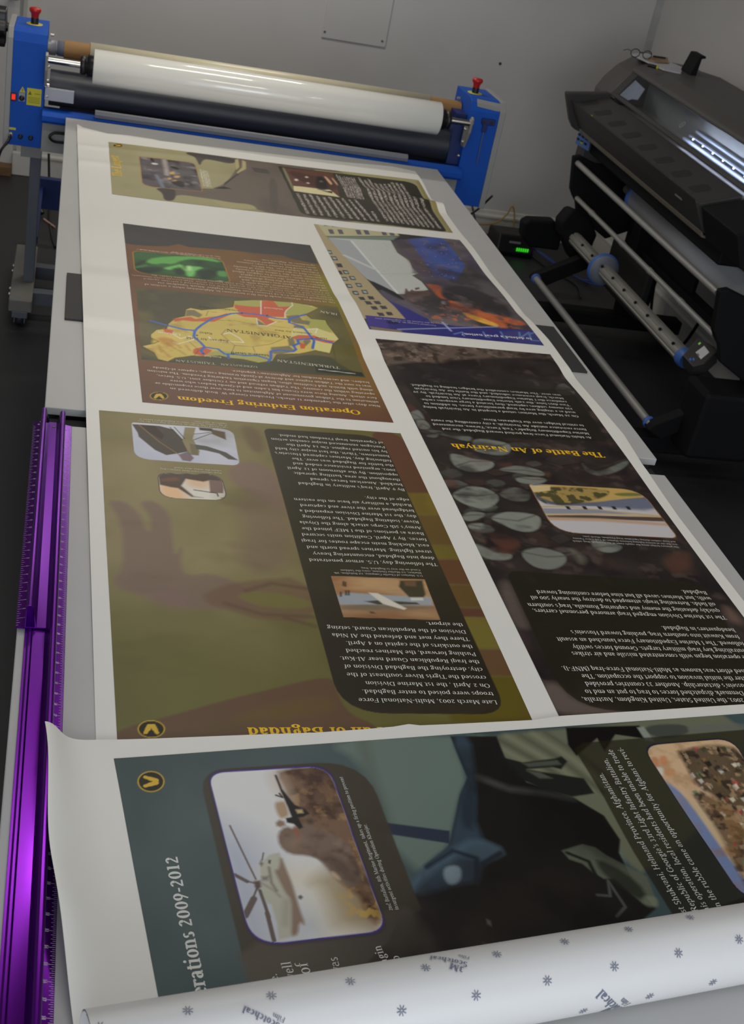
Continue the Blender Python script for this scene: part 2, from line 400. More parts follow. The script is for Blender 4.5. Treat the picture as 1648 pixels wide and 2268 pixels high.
def glyph(ch, bold=0.0, fine=10):
    """list of convex quads in em units"""
    out = []
    tk = S + bold; hh = H + bold * 0.35
    def bar(x0, y0, x1, y1, w):
        dx, dy = x1-x0, y1-y0; L = math.hypot(dx, dy) or 1; nx, ny = -dy/L*w/2, dx/L*w/2
        out.append([(x0+nx,y0+ny),(x0-nx,y0-ny),(x1-nx,y1-ny),(x1+nx,y1+ny)])
    for g in GL[ch][1]:
        if g[0] == 's':
            _, x, y0, y1, f = g
            bar(x, y0, x, y1, tk); e = tk/2+0.055
            if 'b' in f: bar(x-e, y0+hh/2, x+e, y0+hh/2, hh)
            if 't' in f: bar(x-e, y1-hh/2, x+e, y1-hh/2, hh)
            if 'l' in f: bar(x-e-.01, y1-hh*.7, x, y1-hh/2, hh*1.2)
            if 'q' in f: bar(x-e, y0+hh/2, x, y0+hh/2, hh)
            if 'Q' in f: bar(x-e, y1-hh/2, x, y1-hh/2, hh)
        elif g[0] == 'l':
            w = g[5]; w = hh if w == H else w + (bold*0.9 if w > 0.06 else bold*.4)
            bar(g[1], g[2], g[3], g[4], w)
        elif g[0] == 'd':
            r = g[3] + bold*0.3; n = 6 if fine <= 10 else 12
            P = [(g[1]+r*math.cos(2*PI*k/n), g[2]+r*math.sin(2*PI*k/n)) for k in range(n)]
            out.append(P)
        else:
            _, cx, cy, rx, ry, a0, a1 = g
            rx += bold*0.35; rxi = max(rx-tk*1.06, 0.02); ryi = max(ry-hh*1.1, 0.02)
            if rx < 0.16: rxi = max(rx-tk*0.85, 0.02)
            n = max(3, int(round((a1-a0)/360*fine*1.4)))
            for k in range(n):
                t0 = math.radians(a0+(a1-a0)*k/n); t1 = math.radians(a0+(a1-a0)*(k+1)/n)
                out.append([(cx+rx*math.cos(t0),cy+ry*math.sin(t0)),(cx+rx*math.cos(t1),cy+ry*math.sin(t1)),
                            (cx+rxi*math.cos(t1),cy+ryi*math.sin(t1)),(cx+rxi*math.cos(t0),cy+ryi*math.sin(t0))])
    return out
_gc = {}
def gl(ch, bold, fine):
    k = (ch, bold, fine)
    if k not in _gc: _gc[k] = glyph(ch, bold, fine)
    return _gc[k]
def width(s): return sum(GL[c][0] for c in s)

class Lettering:
    """collects flat glyph polygons laid out in plan (x, y) with an ink colour"""
    def __init__(s): s.P = []; s.F = []; s.K = []
    def text(s, t, p0, p1, rgb, size=None, bold=0.0, fine=8, world=False, smin=None):
        a, b = (np.array(p0), np.array(p1)) if world else (B(p0), B(p1))
        d = b-a; L = np.linalg.norm(d); d = d/L; n = np.array([-d[1], d[0]])
        w = width(t); sx = L/w; sy = size or sx
        x = 0.0; c = ink(rgb) if not world == 'raw' else rgb
        for ch in t:
            for quad in gl(ch, bold, fine):
                o = len(s.P)
                for (gx, gy) in quad:
                    s.P.append(a + d*(x+gx)*sx + n*gy*sy)
                s.F.append(tuple(range(o, o+len(quad)))); s.K.append((o, len(quad), c))
            x += GL[ch][0]
        return sx
    def block(s, lines, first, last, ref, refend, rgb, bold=0.0, fine=6, k=1.0):
        """ragged paragraph: starts run from first to last, the measured end of line `ref` sets the size"""
        a, b, e = B(first), B(last), B(refend); n = len(lines)
        sr = a+(b-a)*(ref/(n-1)) if n > 1 else a
        d = e-sr; size = np.linalg.norm(d)/width(lines[ref]); d = d/np.linalg.norm(d)
        for i, t in enumerate(lines):
            p = a+(b-a)*(i/(n-1)) if n > 1 else a
            s.text(t, p, p+d*size*width(t), rgb, size*k, bold, fine, world=True)
    def arrays(s):
        P = np.array(s.P); col = np.zeros((len(P), 3))
        for o, n, c in s.K: col[o:o+n] = c
        return P, s.F, col
def coloured_mesh(name, chunks, m, org, parent=None):
    """chunks: list of (verts Nx3 (table-relative z), faces list or (nu,nv) grid, colours Nx3)"""
    V = []; K = []; loops = []; starts = []; tot = []; off = 0; nl = 0
    for P, F, col in chunks:
        V.append(P); K.append(col)
        if isinstance(F, tuple) and len(F) == 2 and isinstance(F[0], int):
            nu, nv = F; I = np.arange(nu*nv).reshape(nv, nu) + off
            Q = np.stack([I[1:,:-1], I[1:,1:], I[:-1,1:], I[:-1,:-1]], -1).reshape(-1, 4)
            loops.append(Q.ravel()); starts.append(nl + 4*np.arange(len(Q))); tot.append(np.full(len(Q), 4)); nl += 4*len(Q)
        else:
            ln_ = np.array([len(f) for f in F]); fl = np.array([i for f in F for i in f]) + off
            loops.append(fl); starts.append(nl + np.concatenate([[0], np.cumsum(ln_)[:-1]])); tot.append(ln_); nl += len(fl)
        off += len(P)
    V = np.concatenate(V).astype(np.float64); V[:,2] += ZT; V -= np.array(org)
    K = np.concatenate(K); loops = np.concatenate(loops); starts = np.concatenate(starts); tot = np.concatenate(tot)
    me = bpy.data.meshes.new(name)
    me.vertices.add(len(V)); me.vertices.foreach_set('co', V.astype(np.float32).ravel())
    me.loops.add(len(loops)); me.loops.foreach_set('vertex_index', loops.astype(np.int32))
    me.polygons.add(len(starts)); me.polygons.foreach_set('loop_start', starts.astype(np.int32)); me.polygons.foreach_set('loop_total', tot.astype(np.int32))
    me.polygons.foreach_set('use_smooth', np.ones(len(starts), bool))
    me.update(calc_edges=True)
    ca = me.color_attributes.new('Col', 'FLOAT_COLOR', 'POINT')
    ca.data.foreach_set('color', np.concatenate([K, np.ones((len(K),1))], 1).astype(np.float32).ravel())
    me.validate(clean_customdata=False)
    me.materials.append(m)
    o = bpy.data.objects.new(name, me); C.objects.link(o)
    if parent is None: o.location = org
    else: o.parent = parent
    o['_org'] = list(org)
    return o
def logo(pn, c, ru, rv, quarter=0):
    """round badge with two boot soles, quarter: turned by how many right angles"""
    def E(k, n=28): return [(c[0]+ru*k*math.cos(2*PI*i/n), c[1]+rv*k*math.sin(2*PI*i/n)) for i in range(n)]
    pn.poly(E(1.0), (176, 146, 40)); pn.poly(E(0.91), (26, 24, 20))
    for sg in (-1, 1):
        A_ = (c[0]+sg*ru*0.12, c[1]-rv*0.38); D_ = (c[0]+sg*ru*0.42, c[1]+rv*0.42)
        M_ = (c[0]+sg*ru*0.27, c[1]+rv*0.05)
        if quarter:
            A_ = (c[0]-(A_[1]-c[1])*ru/rv, c[1]+(A_[0]-c[0])*rv/ru); D_ = (c[0]-(D_[1]-c[1])*ru/rv, c[1]+(D_[0]-c[0])*rv/ru); M_ = (c[0]-(M_[1]-c[1])*ru/rv, c[1]+(M_[0]-c[0])*rv/ru)
        w = np.linalg.norm(B((c[0]+ru, c[1]))-B(c))
        pn.line([A_, M_], w*0.40, (186, 152, 48)); pn.line([M_, D_], w*0.31, (186, 152, 48))
# ================================================================== room shell
WALL = mat('wall_paint', (196, 194, 192), 0.75, var=0.03, scale=3.0, bump=0.05)
TRIM = mat('trim_gloss_paint', (196, 194, 188), 0.4, var=0.02)
FLOOR = mat('dark_vinyl_floor', (40, 40, 43), 0.5, var=0.12, scale=60, bump=0.05)
FZ = -ZT
struct(MB().box(-2.4, 3.2, -2.2, 7.15, FZ-0.1, FZ).build('floor', FLOOR))
struct(MB().box(-2.4, 3.2, 7.0, 7.15, FZ, 1.9).build('wall_back', WALL))
struct(MB().box(3.07, 3.2, -2.2, 7.0, FZ, 1.9).build('wall_right', WALL))
struct(MB().box(-2.4, -2.25, -2.2, 7.0, FZ, 1.9).build('wall_left', WALL))
struct(MB().box(-2.4, 3.2, -2.2, 7.15, 1.9, 2.0).build('ceiling', mat('ceiling_paint', (205, 204, 200), 0.9, var=0.02)))
def skirting(p): return [(p, FZ), (p-0.018, FZ), (p-0.018, FZ+0.09), (p-0.024, FZ+0.094), (p-0.024, FZ+0.105), (p-0.012, FZ+0.115), (p-0.009, FZ+0.132), (p, FZ+0.136)]
struct(MB().prism_x(skirting(7.0), -0.17, 3.05).build('baseboard_back', TRIM))
struct(MB().prism_y(skirting(3.07), -2.2, 7.0).build('baseboard_right', TRIM))
struct(MB().prism_z([(-0.245, 7.0), (-0.245, 6.965), (-0.225, 6.955), (-0.185, 6.965), (-0.165, 6.98), (-0.165, 7.0)], FZ+0.12, 1.3).build('trim_1', TRIM))
struct(MB().box(-0.262, -0.16, 6.945, 7.0, FZ, FZ+0.12).build('trim_2', TRIM, bevel=0.004))
d1 = struct(MB().box(-1.10, -0.262, 6.975, 7.0, FZ+0.05, 1.22).build('door_1', mat('door_paint', (190, 188, 184), 0.5, var=0.02)))
kn = MB().lathe((-0.285, 6.975, 0.055), (0, -1, 0), [(0, .026), (.008, .026), (.012, .012), (.035, .012), (.045, .026), (.06, .030), (.072, .022), (.076, .001)], 24).build('door_handle', mat('dark_bronze', (45, 35, 30), 0.35, 0.6), d1)
struct(MB().box(-1.15, -0.262, 6.90, 7.0, FZ, FZ+0.05).build('trim_3', mat('stained_wood_sill', (112, 82, 50), 0.5, var=0.2, scale=12), bevel=0.003))

# access panel on the back wall, cable trunking in the corner, a stray screw hole
t = thing('access_panel', 'painted flat access panel screwed to the grey back wall', 'wall panel', (1.43, 7.0, 0.07))
MB().box(1.257, 1.602, 6.992, 7.0, 0.072, 0.60).build('panel_plate', WALL, t, bevel=0.002)
for x in (1.269, 1.580):
    MB().lathe((x, 6.992, 0.103), (0, -1, 0), [(0, .006), (.003, .006), (.005, .003)], 12).build('screw', mat('screw_steel', (120, 118, 116), 0.4, 0.8), t)
tag(MB().box(3.035, 3.07, 6.975, 7.0, FZ+0.14, 1.9).build('cable_trunking', mat('trunking_plastic', (170, 170, 168), 0.5)), 'white plastic cable trunking running up the room corner', 'cable trunking')
tag(MB().lathe((2.248, 7.0, 0.085), (0, -1, 0), [(0, .008), (.002, .008), (.004, .005)], 12).build('wall_plug', mat('wall_plug_plastic', (40, 40, 46), 0.6)), 'small dark wall plug left in the bare back wall', 'wall plug')

# ================================================================== work tables
BENCH = mat('grey_cutting_surface', (184, 183, 182), 0.5, var=0.02, scale=8)
BLACK = mat('black_powder_coat', (22, 22, 24), 0.5)
def table(name, label, x0, x1, y0, y1):
    t = thing(name, label, 'table', ((x0+x1)/2, (y0+y1)/2, FZ), 'grey work tables end to end')
    MB().box(x0, x1, y0, y1, -0.018, 0.0).build('table_top', BENCH, t, bevel=0.002)
    f = MB(); i = 0.0
    f.box(x0+i, x1-i, y0+i+.03, y0+i+.07, -0.085, -0.018); f.box(x0+i, x1-i, y1-i-.07, y1-i-.03, -0.085, -0.018)
    f.box(x0+.02, x0+.06, y0+.07, y1-.07, -0.085, -0.018); f.box(x1-.06, x1-.02, y0+.07, y1-.07, -0.085, -0.018)
    f.build('frame', BLACK, t)
    for x in (x0+.06, x1-.12):
        for y in (y0+.08, y1-.14):
            MB().box(x, x+.06, y, y+.06, FZ, -0.085).build('leg', BLACK, t)
    return t
table('work_table', 'grey topped work table reaching back to the blue laminator', -0.004, 1.434, 2.562, 4.955)
table('work_table', 'near grey topped work table holding the purple rulers and the paper roll', -0.022, 1.422, 0.15, 2.482)
g = MB().box(0.02, 1.40, 2.482, 2.56, -0.075, -0.045)
g.box(0.0, 1.425, 2.515, 2.56, -0.045, -0.025)
tag(g.build('joining_rail', BLACK), 'black rail bridging the gap between the two grey tables', 'rail')
tag(MB().box(0.028, 1.418, 3.045, 3.357, 0.0, 0.006).build('foam_strip', mat('black_foam_board', (48, 46, 46), 0.7), bevel=0.0015),
    'black foam strip lying across the far table under the printed sheet', 'foam board')
# ================================================================== the long printed sheet
def sstep(a, b, x):
    t = np.clip((x-a)/(b-a), 0, 1); return t*t*(3-2*t)
def bump(x, c, w): return np.exp(-((x-c)/w)**2)
def h1(x, y):
    z = 0.001 + 0.002*sstep(1.5, 1.8, y) + 0.0062*sstep(2.98, 3.06, y)*(1-sstep(3.34, 3.44, y))
    z = z + 0.004*bump(x, 0.045, 0.05)*bump(y, 4.83, 0.05)
    z = z + 0.018*bump(y, 4.42+0.30*(1.3-x), 0.05)*sstep(0.85, 1.25, x)
    z = z + 0.004*bump(y, 4.38+0.15*x, 0.035)*(1-sstep(0.3, 0.7, x)) + 0.004*bump(y, 4.58+0.1*x, 0.03)*(1-sstep(0.3, 0.8, x))
    e = sstep(0.7, 1.35, x)*sstep(2.2, 2.8, y) + 0.5*(1-sstep(0.05, 0.3, x))
    z = z + e*(0.0025*(1+np.sin(y*9.0+x*2)) + 0.0015*(1+np.sin(y*17.0+1.3-x*3)))*sstep(1.6, 2.4, y)
    z = z + 0.0016*(1+np.sin(y*5.2 + 3*np.sin(x*2.2)))*sstep(1.7, 2.3, y)
    return z
def left1(y): return 0.037+(4.832-y)*0.0197
_re = [T(u, v, .006) for u, v in ((920.5,383.7),(933,402),(944.4,421),(956,440),(963,445),(978.6,459),(1014.5,510),(1064,575),(1112,636.7),(1180,722),(1214.6,760),(1264.6,822.8),(1308,880.5),(1344,924),(1380,965),(1421,1029),(1436,1048),(1504,1143),(1579,1239),(1648,1327.6),(1700,1394))]
_ry = np.array([p_[1] for p_ in _re])[::-1]; _rx = np.array([p_[0] for p_ in _re])[::-1]
def right1(y): return np.interp(y, _ry, _rx)
_fe = [T(u, v, .004) for u, v in ((169.5,278),(184.7,286),(211,291),(238,297.5),(283.5,301),(337,309),(353,313),(398,318),(470,326),(600,341),(760,361),(860,371),(921,384))]
def far1(x): return np.interp(x, [p_[0] for p_ in _fe], [p_[1] for p_ in _fe])
ch1 = []
def mend1(x): return 1.474 + 0.122*(x-0.103) - 0.035
nv, nu = 520, 190
Vv = np.linspace(0, 1, nv)[:, None]*np.ones((1, nu)); Uu = np.ones((nv, 1))*np.linspace(0, 1, nu)[None, :]
Xg = left1(0)*0 + Uu; Yf = far1(0.04 + 1.26*Uu); Yg = Yf*(1-Vv) + (mend1(0.04+1.3*Uu))*Vv
Xg = left1(Yg)*(1-Uu) + right1(Yg)*Uu
ch1.append((np.stack([Xg.ravel(), Yg.ravel(), h1(Xg, Yg).ravel()], 1), (nu, nv), np.tile(PAPER, (nu*nv, 1))))
lt1 = Lettering()
def put(pn):
    pn.Y = np.maximum(pn.Y, mend1(pn.X)+.002)
    ch1.append((np.stack([pn.X, pn.Y, h1(pn.X, pn.Y)+0.0006], 1), (pn.nu, pn.nv), pn.col))

# ---- panel 1: khaki picture with a walking figure and a dark text box
p = Panel([(240,315),(926,404),(1003,519),(248,431)], (0.003, 0.004), (143,137,104))
p.noise((125,119,88), 5, .6, 1); 
o = lambda P: q(5.493, 230, 310, P)
body = (97,87,79)
p.poly([(503,350),(520,352),(527,372),(500,408),(470,418),(450,437),(520,450),(562,455),(575,470),(860,505),(800,388),(640,364),(543,352)], body, .006)
p.poly(o([(990,175),(1030,150),(1640,232),(1580,312),(1330,262),(1200,248),(1168,335),(1120,235),(1045,205)]), (72,66,64), .006)
p.poly(o([(610,580),(860,590),(1330,590),(1648,640),(1648,775),(1530,750),(1180,700),(880,655),(850,740),(730,735),(720,640)]), body, .006)
p.poly(o([(610,580),(860,590),(880,660),(850,740),(735,735),(715,640)]), (66,58,56), .006)
p.poly(o([(1330,590),(1460,570),(1560,600),(1450,600)]), (40,38,38), .004)
p.poly([(520,356),(527,353),(530,372),(523,378)], (158,148,108), .004)
p.poly([(536,356),(544,360),(545,376),(528,388),(524,384),(536,372)], (158,148,108), .005)
p.poly([(496,412),(545,376),(530,384),(497,406)], (58,54,52), .004)
p.poly([(500,447),(515,449),(560,453),(572,466),(500,460),(460,440)], (150,142,106), .006)
p.poly([(556,372),(592,377),(598,387),(565,383)], (72,66,62), .004)
p.poly([(595,395),(612,397),(618,470),(600,468)], (84,77,70), .008)
p.noise((78,70,66), 9, .45, 5, clip=(np.clip((p.X-0.62)*30, 0, 1))*np.clip((1.0-p.X)*30, 0, 1))
ins = rrect([o([(425,203)])[0], o([(1105,285)])[0], o([(1205,632)])[0], o([(470,560)])[0]], [.004,.03,.01,.04])
p.wpoly(ins, (150,110,60)); c = np.mean(ins, 0); ins2 = [c+(np.array(a)-c)*.975 for a in ins]
p.wpoly(ins2, (86,80,82)); m = p.mask(ins2)
p.noise((46,42,44), 22, .9, 8, clip=m, sx=1.0); p.noise((140,134,136), 30, .6, 11, .6, .8, clip=m)
p.line(o([(735,245),(770,430)]), .016, (160,150,148), .012, .8, clip=m); p.line(o([(640,430),(720,570)]), .012, (112,122,138), .01, .8, clip=m)
for a in ((830,410,30),(890,450,34),(800,470,22),(860,500,26)): p.poly(o([(a[0]-a[2],a[1]-10),(a[0]+a[2],a[1]-12),(a[0]+a[2],a[1]+12),(a[0]-a[2],a[1]+14)]), (196,160,96), .008, .8, clip=m)
p.poly(o([(800,320),(900,350),(910,385),(820,350)]), (30,28,30), .008, clip=m); p.poly(o([(800,500),(980,500),(985,590),(860,550)]), (28,26,28), .008, .8, clip=m)
p.poly(o([(560,220),(600,230),(620,280),(570,260)]), (30,28,30), .006, clip=m); p.poly(o([(580,280),(660,290),(650,310),(580,300)]), (200,196,196), .006, clip=m)
logo(p, (261,323.4), 11, 4.4, 1)
for k in range(4): p.scribble(o([(1172+26*k, 368+6*k)])[0], o([(1222+26*k, 562+4*k)])[0], .006, (190,184,170), 21+k, .8)
lt1.text('The Longest', (271,393), (262.5,347), (206,170,60), bold=.03)
box = rrect([(615,369),(918,409),(990,517),(668,476)], [.012,.05,.02,.04])
p.wpoly(box, (52,49,38)); bm_ = p.mask(box); p.noise((38,36,29), 4, .8, 31, clip=bm_)
p.poly([(624,372.5),(736,386),(753,438),(650,424)], (88,58,48)); 
p.poly([(624,372.5),(630,373),(653,424),(648,423)], (120,118,92), .006)
p.poly([(631,378),(700,392),(742,404),(748,424),(700,418),(660,400)], (62,40,36), .01, .8)
p.poly([(649.5,413),(731,422),(752,438),(651,424.5)], (196,186,146)); p.poly([(712,424),(735,425),(737,430)], (40,30,28))
for a in ((656,400,5,3),(711,404,5,2.5),(679,394,4,2),(682,407,4,1.6)): p.poly([(a[0]-a[2],a[1]),(a[0],a[1]-a[3]),(a[0]+a[2],a[1]+1),(a[0],a[1]+a[3])], (205,190,175), .008)
p.poly([(716,392),(723,394),(737,411),(731,412)], (190,150,118), .006); p.poly([(733,396),(737,397),(749,414),(745,413)], (190,150,118), .006)
p.poly([(700,392),(715,393),(728,412),(722,425),(698,420)], (26,22,22), .012, .85)
def col_lines(n, a0, a1, b0, b1, w, sd, cc=(172,162,156)):
    for k in range(n):
        tt = k/max(n-1,1); r = random.Random(sd+k)
        s0 = (a0[0]+(a1[0]-a0[0])*tt, a0[1]+(a1[1]-a0[1])*tt); e0 = (b0[0]+(b1[0]-b0[0])*tt, b0[1]+(b1[1]-b0[1])*tt)
        f = r.uniform(0, .10)
        p.scribble((s0[0]+(e0[0]-s0[0])*f, s0[1]+(e0[1]-s0[1])*f), e0, w, cc, sd+k)
col_lines(8, (744,388), (782,397), (771,438), (806,443), .006, 60)
col_lines(10, (658,428.5), (786,444), (682,473), (826,491), .010, 80)
p.scribble((824,471), (838,492), .010, (172,162,156), 99)
col_lines(10, (794,396), (886,409), (858,492), (960,507), .010, 100)
p.scribble((930,450), (973,508), .010, (172,162,156), 119)
p.line([(700,379),(900,405)], .012, (150,142,96), .01, .7); p.line([(668,481),(980,519)], .018, (120,104,92), .012, .6); p.line([(925,408),(998,518)], .018, (128,116,70), .01, .8)
put(p)

# ---- panel 2: operation map
p = Panel([(272,497),(687,543),(872,936),(315,893)], (0.002, 0.0032), (102,72,50))
p.grad((420,700), (800,700), (118,88,40), .9); 
p.blend(np.arange(len(p.X)), np.exp(-((p.X-0.775)/.05)**2-((p.Y-3.4)/.28)**2)*.9, (118,116,32))
p.grad((560,830), (560,900), (90,60,48), .9); p.noise((86,60,42), 6, .5, 3)
p.poly([(272,496),(275,542),(300,545),(345,547),(372,547),(395,542),(420,549),(470,552),(520,556),(560,561),(625,566),(650,575),(704,586),(687,542)], (56,54,54), .003)
p.noise((70,68,67), 7, .35, 9, clip=np.clip((p.Y-3.66)*50, 0, 1))
o = lambda P: q(6.338, 260, 490, P)
ins = rrect([(295,558),(490,575),(509,628),(300,606)], [.02,.035,.02,.04])
c = np.mean(ins, 0); p.wpoly([c+(np.array(a)-c)*1.03 for a in ins], (140,104,36)); p.wpoly(ins, (52,88,50)); m = p.mask(ins)
p.noise((26,44,30), 9, .9, 14, .35, .7, clip=m)
for P_, cc in (([(380,580),(520,520),(900,500),(1300,520),(1500,600),(1100,540),(900,560),(780,620),(640,600),(520,620)], (92,160,78)),
               ([(640,670),(780,640),(900,610),(960,700),(1000,640),(1220,660),(1110,700),(1080,760),(1060,790),(980,790),(950,700),(800,660),(740,700)], (110,180,96)),
               ([(1390,710),(1530,710),(1550,800),(1400,780)], (80,140,74)), ([(960,640),(1040,640),(1040,710),(980,700)], (170,214,150)),
               ([(1380,860),(1460,850),(1470,872),(1400,876)], (190,225,170)), ([(250,650),(400,620),(430,640),(260,670)], (70,120,66))):
    p.poly(o(P_), cc, .012, .85, clip=m)
for P_ in ([(240,620),(420,540),(360,600),(250,640)], [(250,680),(600,640),(640,700),(500,740),(300,720)], [(780,700),(880,640),(960,740),(860,780)], [(1100,700),(1380,690),(1400,800),(1200,840),(1120,760)]):
    p.poly(o(P_), (24,38,28), .014, .85, clip=m)
p.scribble(o([(270,405)])[0], o([(1440,535)])[0], .006, (190,170,160), 41, .7); p.scribble(o([(770,445)])[0], o([(1430,510)])[0], .006, (190,170,160), 42, .7)
# the map
mp = [(301,642),(745.7,686.4),(811,837.5),(314,797)]
p.poly(mp, (68,66,48)); m = p.mask(BL(mp))
p.grad((500,740), (800,740), (96,88,44), .9, clip=m); p.noise((52,52,42), 8, .7, 51, clip=m); p.noise((112,102,58), 9, .5, 53, .5, .75, clip=m)
p.poly([(520,800),(600,805),(665,785),(735,790),(745,803),(811,838),(500,816)], (62,62,44), .006, .9)
ctry = [(314.6,767),(340.8,761),(352,756),(334,748),(333.4,741.6),(345.7,733.4),(368.6,731.7),(372,722),(386.7,709.6),(408,705.5),(411,690.8),(421,687.5),(445.6,692.4),(495,689),(515,686),(517.7,672.8),(560,671),(585.5,671.8),(645.6,676.4),(691,683.7),(704.8,689),(676.5,702.8),(689,712.8),(720,715.5),(724,724.6),(740,744.7),(750,757),(736.6,766.5),(731,783.8),(698,777.4),(663.8,783.8),(640,784),(612.8,785.6),(603.7,799.3),(572.8,803),(540,795.6),(509.5,792.4),(486.6,787.4),(450.5,789),(426,787.4),(404.7,790.7),(388,792.4),(372,801),(349,795.6),(340.8,781)]
p.poly(ctry, (176,158,82)); cm = p.mask(BL(ctry))
p.noise((196,172,96), 12, .7, 61, clip=cm); p.noise((150,122,62), 26, .7, 63, .55, .75, clip=cm)
p.poly([(334,745),(372,738),(420,757),(400,785),(372,801),(345,790)], (188,164,84), .01, .9, tex=lambda x, y: .5+.5*np.clip((fbm(x*60, y*60, 5)-.3)*3, 0, 1))
p.poly([(345,748),(372,746),(392,760),(372,770),(356,758)], (164,110,50), .012, .7)
for P_ in ([(517,672),(560,671),(585,672),(646,676),(704,689),(676,703),(649,709),(630,700),(560,690),(519,688)], [(690,700),(720,715),(724,725),(740,744),(700,742),(678,728),(672,712)], [(470,775),(520,780),(595,785),(604,799),(573,803),(540,795),(470,790)]):
    p.poly(P_, (146,146,78), .006, .92, clip=cm)
p.poly([(649,735),(700,733),(740,746),(750,757),(731,783),(698,777),(690,765),(640,752)], (186,178,118), .005, clip=cm)
for P_ in ([(412,692),(430,692),(448,703),(440,709),(425,704),(410,706)], [(633,706),(660,704),(668,715),(686,718),(684,726),(650,722),(636,714)], [(650,726),(672,728),(676,736),(650,733)], [(600,770),(640,768),(655,778),(620,786),(600,782)], [(636,757),(648,752),(655,770),(640,768)], [(566,712),(588,726),(570,727)], [(676,770),(688,762),(684,752),(670,760)]):
    p.poly(P_, (98,94,76), .005, .9, clip=cm)
red = (176,78,52)
for P_ in ([(519,688),(519,681),(545,684.6),(577,686.4),(579,672.8),(603.7,672.8),(616.5,686.4),(642,685.5),(631,695.5),(630,709),(600,708),(592,712),(609,719),(589,726.5),(578,717),(567,710),(540,708),(524,702),(530,696)],
           [(381.7,710.4),(396.5,709.6),(421,707),(432.5,712),(460.4,708),(480,706),(500,700),(511,702),(474,718),(447,717),(426,717),(404.7,714.5),(386.7,717)], [(429,772.7),(450.5,767.8),(470,776),(450.5,789),(427.6,782.5)],
           [(643.8,752.9),(660,748),(694.7,749),(714.8,757.4),(742,761),(733,766.5),(720,764.7),(690,758),(658,759)], [(662,763),(676.5,766.5),(674.7,773.8),(665.6,773.8)], [(360,730),(384,735),(380,742),(364,738)]):
    p.poly(P_, red, .003, .95)
wl = (205,200,190)
for P_ in ([(577,673),(577,704)], [(645,677),(647,683),(634,693),(630,700),(630,710)], [(567,711),(570,726),(590,728),(612,718)], [(649,735),(655,733),(680,736),(702,734),(698,744)], [(462,748),(470,755),(540,760),(530,752),(508,742),(495,744)], [(384,742),(400,750),(420,746),(430,752),(392,762),(384,757)]):
    p.line(P_, .0028, wl, .002, .9)
blue = (58,92,158)
for P_ in ([(676.5,702.8),(649,710),(639,713.7),(640,721),(665.6,728.3),(674.7,735.6),(691,755.6),(694.7,761),(692,773.8)], [(736.6,765.6),(714.8,759),(691,755.6),(658,758),(661,764.7),(649,768),(655.6,774.7),(649,779),(618,775.6),(600,778),(600,793.8),(594.6,801)],
           [(592.8,794.7),(569,787.4),(540,787.4),(517.7,784),(498,784),(483,772.7),(453.8,768.6),(444,758),(429,746.5),(431,736.7),(445.6,725),(470,710.4),(511,700.6),(535.7,699),(576.4,703.7),(612.8,712),(639,713.7)], [(432.5,736.7),(404.7,733.4),(368.6,725),(332.6,715.4)],
           [(453,768),(445,776),(450,783)], [(504,784),(507,793)]):
    p.line(P_, .0075, blue, .002)
dk = (60,52,36)
p.line(ctry+[ctry[0]], .0026, dk, .002, .8)
for P_ in ([(480,715),(520,716),(560,724),(600,728),(640,733)], [(500,735),(490,745),(520,765),(560,768),(600,764),(640,752)], [(456,705),(460,695),(480,698)], [(420,757),(440,775),(430,788)], [(678,703),(690,713)], [(736,768),(742,790),(743,803)], [(560,768),(565,780)], [(520,765),(512,784)]):
    p.line(P_, .0022, dk, .002, .6)
for P_ in ([(370,760),(388,772)], [(380,752),(400,770)], [(360,775),(375,790)], [(395,775),(410,785)], [(352,765),(358,780)], [(412,765),(420,775)]): p.line(P_, .006, (150,100,44), .008, .6)
p.poly([(697.5,810.5),(802,825),(808,835),(700,824)], (40,44,34), .002)
p.line([(706,818),(787,828)], .0024, (205,200,190), .002)
for a in ((436,745),(690,756),(591,705),(535,700),(517,784),(450,783)): p.poly([(a[0]-3,a[1]),(a[0],a[1]-1.5),(a[0]+3,a[1]),(a[0],a[1]+1.5)], (24,22,20), .003)
logo(p, (352,879), 20.5, 9.2)
put(p)
W_ = (204,200,196); Y_ = (206,164,38)
lt1.text('Operation Enduring Freedom', (796,909), (390.8,879), Y_, bold=.05, fine=12)
lt1.block(["Nine days after the September 11 attacks, President George W. Bush delivered an","ultimatum to the Taliban government of Afghanistan to turn over those responsible or","face attack. Among these were Osama bin Laden and al-Qaeda leaders who were","operating within the country. The Taliban refused and on 7 October 2001, U.S. forces,","along with British and Coalition allies, began Operation Enduring Freedom. The mission","was to oust the Taliban regime and destroy al-Qaeda training camps, capture al-Qaeda","leaders, and secure freedom for Afghanistan's populace."],
          (842,898), (817.4,846), 1, (342,848), W_)
lt1.block(["On 18 October, Marines made their first incursions in Afghanistan when a section of","McDonnell Douglas F/A-18 Hornets from Marine Fighter Attack Squadron 251","(VMFA-251) from the USS Theodore Roosevelt CVN 71) conducted a mission against","al-Qaeda and Taliban targets. The first ground forces to enter Afghanistan were elements","of Task Force 58, consisting of the 15th and 26th Marine Expeditionary Units. By","mid-December, Kandahar, along with its","all important airport was captured, and","Marines reoccupied the long-abandoned","embassy in Kabul, the country's capital.","Aviation units continued to support Allied","missions while the Taliban and al-Qaeda","forces fled to the relative safety of nearby","Pakistan tribal areas. The MEUs","re-deployed but Marine Corps aviation","units continued to support military","operations in Afghanistan."],
          (740,676), (697.5,588.5), 0, (319,634), (192,180,160))
lt1.text('AFGHANISTAN', (645,751), (500,733.5), (34,32,26), bold=.01)
lt1.text('TURKMENISTAN', (752,813), (612.8,796), (190,186,170)); lt1.text('IRAN', (746.6,701.5), (707.5,694.5), (190,186,170))
